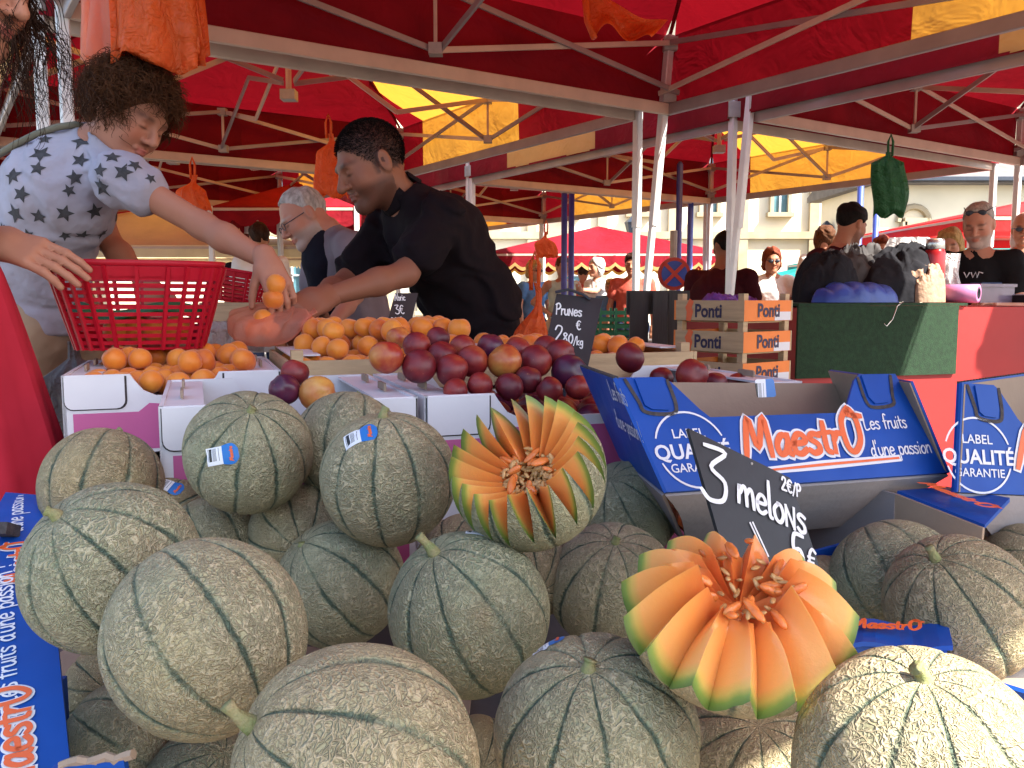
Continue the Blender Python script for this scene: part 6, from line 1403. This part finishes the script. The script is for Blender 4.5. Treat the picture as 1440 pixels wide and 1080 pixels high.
# curly hair: a cap of curls
def curl_fn(rg, i):
    while True:
        v = Vector((rg.normal(), rg.normal(), rg.normal())).normalized()
        if v.z > -.45 and not (v.y > .45 and v.z < .42): break
    p0 = hc+fr@Vector((v.x*.072, v.y*.089-.016, v.z*.080+.034)); n = fr@v; g = Vector((rg.normal()*.5, rg.normal()*.5, -.55)); t = (g-n*g.dot(n)).normalized(); b = n.cross(t); L = rg.uniform(.04, .085); r = rg.uniform(.005, .011); f = rg.uniform(6, 12); ph = rg.uniform(0, 6.28)
    return [p0+n*(.004+.022*math.sin(min(1, k/9)*1.6))+t*L*(k/13)**1.1+(n*math.cos(f*k/13+ph)+b*math.sin(f*k/13+ph))*r*min(1, k/4) for k in range(14)]
hr = obj('hair', strands(curl_fn, 2400, 14, .0012, 3, 3), M['hair_brown'], T, True)
fmn = np.array(fr, np.float32); Wl = lambda x, y, z: hc+fr@Vector((x, y, z))
V, Q = build([('ell', .01, Wl(0, -.022, .045), (.086, .102, .092), fmn), ('ell', .03, Wl(0, -.06, -.02), (.07, .055, .055), fmn)], .005, [(Wl(0, .06, .05), fr@Vector((0, .85, -.5)))], .009, 2); obj('hair_volume', (V, Q), M['hair_brown'], T, True)
# two apricots in her hand
for k, (px, py) in enumerate(((388, 400), (384, 420))): fruit('apricot', AP[k], P(px, py, 1.955), 1.0, ('upper', 'lower')[k]+' apricot held in the reaching hand')
# ---------------------------------------------------------------- the older seller
j = dict(pel=P(505, 520, 3.9), waist=P(500, 440, 3.85), chest=P(482, 370, 3.75), neck=P(458, 326, 3.7), shL=P(492, 346, 3.55), shR=P(446, 346, 3.92), elL=P(500, 415, 3.45), wrL=P(462, 462, 3.25), elR=P(440, 420, 3.8), wrR=P(445, 465, 3.5))
legs_j(j, (-1, -.3)); T = person_root('older balding seller in a mauve shirt behind the one in black', j['pel'].x, j['pel'].y); sk = (.46, .22, .15)
hc = P(427, 307, 3.68); fr = frame(CR*-.72+CB*.42-UP*.52, UP*.85+CR*-.5)
pc = [limbs(j, sk, .012, .86), head_piece(hc, fr, sk, .0042, 1.0, (.40, .36, .33), brow=(.4, .36, .33), neck_to=j['neck'], neck_r=.06)]+[hand_piece(j['wr'+s_], Vector((-.5, -.6, -.35)), -UP, UP+CR, sk, .006, (.5,)*4) for s_ in 'LR']
tinted('body', pc, T); V, Q = hair_piece('greycrop', hc, fr, .005); obj('hair', (V, Q), M['hair_grey'], T, True)
V, Q = build(torso_pr(j, (.13, .135, .14), .0, sf=1.2)+[sleeve(j, 'L', .75, .062, .064), sleeve(j, 'R', .75, .062, .064)], .012, [(j['neck']+Vector((-.02, 0, .03)), Vector((-.5, -.3, .8)))], .004, 8); obj('open_shirt', (V, Q), M['shirt_mauve'], T, True)
V, Q = build([('cap', .03, j['chest']+Vector((-.06, -.05, .02)), j['waist']+Vector((-.05, -.05, 0)), .10, .12), ('cap', .03, j['neck']+Vector((-.02, -.02, -.02)), j['chest']+Vector((-.06, -.05, .02)), .06, .10)], .012, [(j['neck']+Vector((-.02, 0, .025)), Vector((-.5, -.3, .8)))]); obj('undershirt', (V, Q), M['tee_navy'], T, True)
gl = lambda x, y, z: hc+fr@Vector((x, y, z))
obj('glasses', join(*[tube([gl(.033*s_+.02*math.cos(a), .103, .002+.015*math.sin(a)) for a in np.linspace(0, 6.283, 15)], .0018, 5, False) for s_ in (-1, 1)], tube([gl(-.013, .104, .004), gl(.013, .104, .004)], .0018, 5), tube([gl(-.053, .101, .004), gl(-.082, -.01, .006)], .0018, 5), tube([gl(.053, .101, .004), gl(.082, -.01, .006)], .0018, 5)), M['metal_dark'], T)
pants(j, T, 'denim', .016); shoes(j, T)
# ---------------------------------------------------------------- the woman in red at the left edge
j = dict(pel=P(-105, 500, 1.52), waist=P(-115, 370, 1.50), chest=P(-125, 230, 1.48), neck=P(-95, 118, 1.47), shL=P(-105, 170, 1.62), shR=P(-155, 165, 1.33), elL=P(-112, 345, 1.66), wrL=P(-14, 338, 1.60), elR=P(-140, 330, 1.35), wrR=P(-160, 480, 1.35))
legs_j(j, (1, .1)); T = person_root('woman in a long red dress with dark wavy hair at the left edge', j['pel'].x, j['pel'].y); sk = (.43, .20, .125)
hc = P(-48, -30, 1.46); fr = frame(CR*.90+CB*.12-UP*.30, UP*.95+CR*.3)
pc = [limbs(j, sk, .011, .92), head_piece(hc, fr, sk, .0038, .98, 0, True, neck_to=j['neck'], neck_r=.048), hand_piece(j['wrL'], P(34, 352, 1.60)-P(-14, 338, 1.60), CR*.25-CB*.6-UP*.75, -CB+UP*.2, sk, .0034, (.30, .28, .30, .36), .35, .98, spread=.03), hand_piece(j['wrR'], -UP, CR, CR, sk, .007, (.3,)*4)]
tinted('body', pc, T)
V, Q = build(torso_pr(j, (.115, .105, .13), .0, sf=1.25), .011, [(j['neck']-UP*.03, UP), (j['waist']+UP*.0, -UP)], .002, 2); obj('black_top', (V, Q), M['black_top'], T, True)
wc = j['waist']; pz = j['pel']
def skirt(u, v):
    th = 2*math.pi*u; z = wc.z+.02-v*(wc.z-.12); r = .125+.10*min(1, v*2.6)**.8+.05*v; pl = 1+.05*math.sin(11*th+3*v)*v**.5+.03*math.sin(23*th+1)*v; c = wc.lerp(pz, min(1, v*2)); return Vector((c.x+r*pl*math.cos(th)*.92, c.y+r*pl*math.sin(th)*.85, z))
obj('long_skirt', gridsurf(skirt, 90, 30), M['dress_red'], T, True); shoes(j, T)
V, Q = hair_piece('bob', hc, fr, .006); obj('hair_volume', (V, Q), M['hair_dark'], T, True)
def wave_fn(rg, i):
    a = rg.uniform(-1.0, 1.0); top = rg.uniform(.02, .10); s0 = rg.choice([-1, 1])
    p0 = hc+fr@Vector((s0*rg.uniform(.055, .088), rg.uniform(-.05, .055), top)); lock = i//9; lr = np.random.default_rng(lock+50); L = lr.uniform(.12, .25)*rg.uniform(.9, 1.1); am = lr.uniform(.010, .022); f = lr.uniform(9, 17); ph = lr.uniform(0, 6.28)+rg.uniform(-.5, .5); out = Vector((lr.uniform(.0, .10), lr.uniform(-.09, .09), 0))+Vector((rg.normal(), rg.normal(), 0))*.008; s0 = lr.choice([-1, 1]); p0 = hc+fr@Vector((s0*lr.uniform(.055, .088), lr.uniform(-.05, .05), lr.uniform(.0, .08)))+Vector((rg.normal(), rg.normal(), rg.normal()))*.006; n_ = 24
    return [p0+out*math.sin(min(1, k/n_)*1.5)-UP*L*(k/n_)+Vector((math.sin(f*k/n_+ph), math.cos(f*k/n_+ph*1.3), .3*math.sin(2*f*k/n_)))*am*(k/n_)**.7 for k in range(n_+1)]
obj('hair', strands(wave_fn, 420, 25, .0009, 6, 3), M['hair_dark'], T, True)
# ---------------------------------------------------------------- people further back
def bystander(label, px, py, d, face, shirt, hair, hairmat, skin=TAN, lower='denim', arms=(0, 0), lean=0, sc=1.0, slv=.5, shades=False, stub=0, wide=1.0, res=1.0, z_head=None, low_up=1.0):
    hc = P(px, py, d); f = Vector((face[0], face[1], 0)).normalized(); sd = Vector((-f.y, f.x, 0))     # sd: the person's left
    nk = hc-UP*.165*sc-f*(.03+.25*lean)*sc; ch = nk-UP*.16*sc-f*.25*lean*sc; pel = nk-UP*.50*sc-f*.62*lean*sc; Hh = hc.z
    j = dict(neck=nk, chest=ch, pel=pel, waist=ch.lerp(pel, .55))
    for s_, k, am in (('L', 1, arms[0]), ('R', -1, arms[1])):
        sh = nk+sd*.175*sc*k*wide-UP*.045*sc; j['sh'+s_] = sh
        el = sh+(sd*.06*k-UP*.27+f*(.02 if am == 0 else .06))*sc; wr = el+((-UP*.24+f*.06) if am == 0 else (f*.20-sd*.10*k+UP*.02) if am == 1 else (f*.10-sd*.02*k+UP*.2))*sc
        if am == 3: el = sh+(f*.22-UP*.10+sd*.05*k)*sc; wr = el+(f*.24+UP*.02)*sc
        if am == 4: el = sh+(sd*.16*k-UP*.20-f*.06)*sc; wr = el+(-sd*.14*k-UP*.12+f*.10)*sc
        j['el'+s_] = el; j['wr'+s_] = wr
    legs_j(j, f); T = person_root(label, pel.x, pel.y, 'bystanders in the background'); fr = frame(f-UP*face[2], UP)
    hb = (.014 if d < 7 else .018)*res; hh = .0055 if d < 7 else .008
    pc = [limbs(j, skin, hb, .95*sc), head_piece(hc, fr, skin, hh, sc, stub, neck_to=nk, neck_r=.05)]
    for s_ in 'LR': pc.append(hand_piece(j['wr'+s_], Vector(j['wr'+s_])-Vector(j['el'+s_]), -UP+f*.2, f+UP, skin, .008 if d < 7 else .011, (.4,)*4, .5, sc))
    tinted('body', pc, T)
    hp = hair_piece(hair, hc, fr, hh*1.1, sc, px)
    if hp: obj('hair', hp, M[hairmat], T, True)
    pr = torso_pr(j, (.125*sc*wide, .12*sc*wide, .125*sc*wide), 0, sf=1.3)
    if slv: pr += [sleeve(j, 'L', slv, .062*sc, .064*sc), sleeve(j, 'R', slv, .062*sc, .064*sc)]
    V, Q = build(pr, hb*.9, [(nk+UP*.03, UP), (pel-UP*.05, -UP)], .004, px); obj('shirt', (V, Q), M[shirt], T, True)
    pants(j, T, lower, .018, low_up); shoes(j, T)
    if shades:
        g_ = lambda x, y, z: hc+fr@(Vector((x, y, z))*sc); dz, dy = (0, 0) if shades == 1 else (.085, -.045)
        obj('sunglasses', join(*[ellips(g_(.032*s_, .100+dy, .002+dz), (.024, .008, .017), 12, 8, fr) for s_ in (-1, 1)], tube([g_(-.05, .095+dy, .006+dz), g_(-.083, -.0+dy, .008+dz)], .003, 5), tube([g_(.05, .095+dy, .006+dz), g_(.083, 0+dy, .008+dz)], .003, 5), tube([g_(-.012, .104+dy, .006+dz), g_(.012, .104+dy, .006+dz)], .003, 5)), M['metal_dark'], T, True)
    return T, j, fr, hc
T, j, fr, hc = bystander('grey-haired seller in a black T-shirt with sunglasses on his head', 1376, 316, 5.1, (-.62, -.75, .38), 'black_top', 'greycrop', 'hair_grey', (.50, .25, .17), 'denim', (1, 1), .12, 1.0, .55, 2, (.42, .36, .32))
f_ = Vector((-.62, -.75, 0)).normalized(); sd_ = Vector((-f_.y, f_.x, 0)); ce = j['chest']+f_*.155+UP*.03
for pts in ([(-.05, .02), (-.035, -.012), (-.02, .018)], [(-.012, .018), (-.002, -.012), (.012, .018), (.02, -.012), (.03, .02), (.05, .012)]):
    obj('chest_emblem', tube([ce+sd_*x+UP*y for x, y in pts], .0035, 5), M['white_print'], T)
bystander('broad man in a dark shirt seen from behind between the leaning posts', 1021, 350, 6.6, (.55, .8, .1), 'maroon', 'crop', 'hair_black', DARK, 'denim', (1, 1), .25, 1.05, .5, wide=1.15)
T, j, fr, hc = bystander('red-haired woman in sunglasses carrying a red basket', 1086, 366, 8.6, (-.1, -1, .15), 'white_shirt', 'bob', 'hair_red', TAN, 'shorts', (1, 1), 0, .98, .4, 1)
basket('red basket carried by the red-haired woman', j['wrL'].lerp(j['wrR'], .5)+Vector((0, -.10, .03)), j['wrL'].lerp(j['wrR'], .5)+Vector((0, -.10, -.17)), .15, .10, .11, .075, (1, 0, 0), None, 7, 18)
bystander('dark-haired man in a maroon shirt leaning behind the coats', 1197, 316, 5.6, (.85, .45, .3), 'maroon', 'short', 'hair_black', TAN, 'denim', (1, 1), .30, 1.0, .5, stub=(.16, .07, .045))
bystander('person in orange behind the man in maroon', 1240, 352, 7.6, (-.3, -1, .1), 'orange_shirt', 'short', 'hair_red', TAN, 'denim', (0, 0), 0, .95, .5)
bystander('brown-haired person glimpsed behind the man in maroon', 1160, 336, 8.4, (.3, 1, 0), 'white_shirt', 'bob', 'hair_brown', FAIR, 'denim', (0, 0), 0, .98, .5)
bystander('blond person behind the thermos flask', 1335, 346, 6.2, (-.5, -.85, .2), 'white_shirt', 'bob', 'hair_blonde', FAIR, 'denim', (0, 0), 0, .95, .5)
bystander('man in sunglasses cut by the right edge', 1440, 322, 6.6, (-.5, -.85, .1), 'orange_shirt', 'bald', 'hair_grey', FAIR, 'denim', (0, 0), 0, 1.0, .5, 1)
bystander('blonde woman in a blue top far behind the seller', 752, 380, 11.0, (.6, -.8, .1), 'blue_shirt', 'bob', 'hair_blonde', FAIR, 'denim', (0, 0), 0, 1.0, .4, 1)
bystander('woman in a pale green tank top with hair tied up', 792, 376, 10.2, (.3, -.95, 0), 'tank', 'bun', 'hair_brown', TAN, 'shorts', (4, 4), 0, 1.0, 0)
bystander('grey-haired woman in white pointing to the left', 838, 376, 11.2, (-.8, -.5, 0), 'white_shirt', 'bob', 'hair_grey', FAIR, 'denim', (3, 0), 0, 1.0, .5)
bystander('small child in pale blue in front of the man in coral', 858, 404, 10.6, (-.2, -1, .2), 'blue_shirt', 'short', 'hair_blonde', FAIR, 'shorts', (0, 0), 0, .78, .5)
bystander('man in a coral shirt left of the centre posts', 889, 372, 10.4, (-.3, -1, .1), 'coral', 'short', 'hair_dark', TAN, 'denim', (0, 0), 0, 1.05, .5, wide=1.1)
bystander('dark-haired man in a pale T-shirt behind the reaching arm', 364, 336, 7.4, (-.5, .85, .0), 'white_shirt', 'short', 'hair_dark', TAN, 'denim', (1, 0), .1, .98, .5)
T, j, fr, hc = bystander('man in a cap and dark glasses behind the reaching arm', 346, 348, 8.4, (.8, -.5, .0), 'tee_navy', 'crop', 'hair_dark', TAN, 'denim', (0, 0), 0, 1.0, .5, 1)
V, Q = build([('ell', .01, hc+fr@Vector((0, -.015, .05)), (.088, .108, .085), np.array(fr, np.float32)), ('ell', .02, hc+fr@Vector((0, .12, .04)), (.065, .06, .012), np.array(fr, np.float32))], .009, [(hc+fr@Vector((0, 0, .03)), fr@Vector((0, 0, -1)))]); obj('cap', (V, Q), M['maroon'], T, True)
bystander('woman in coral with her back turned beyond the plum slate', 820, 384, 13.5, (.2, 1, 0), 'coral', 'bun', 'hair_dark', TAN, 'denim', (0, 0), 0, 1.0, .5)
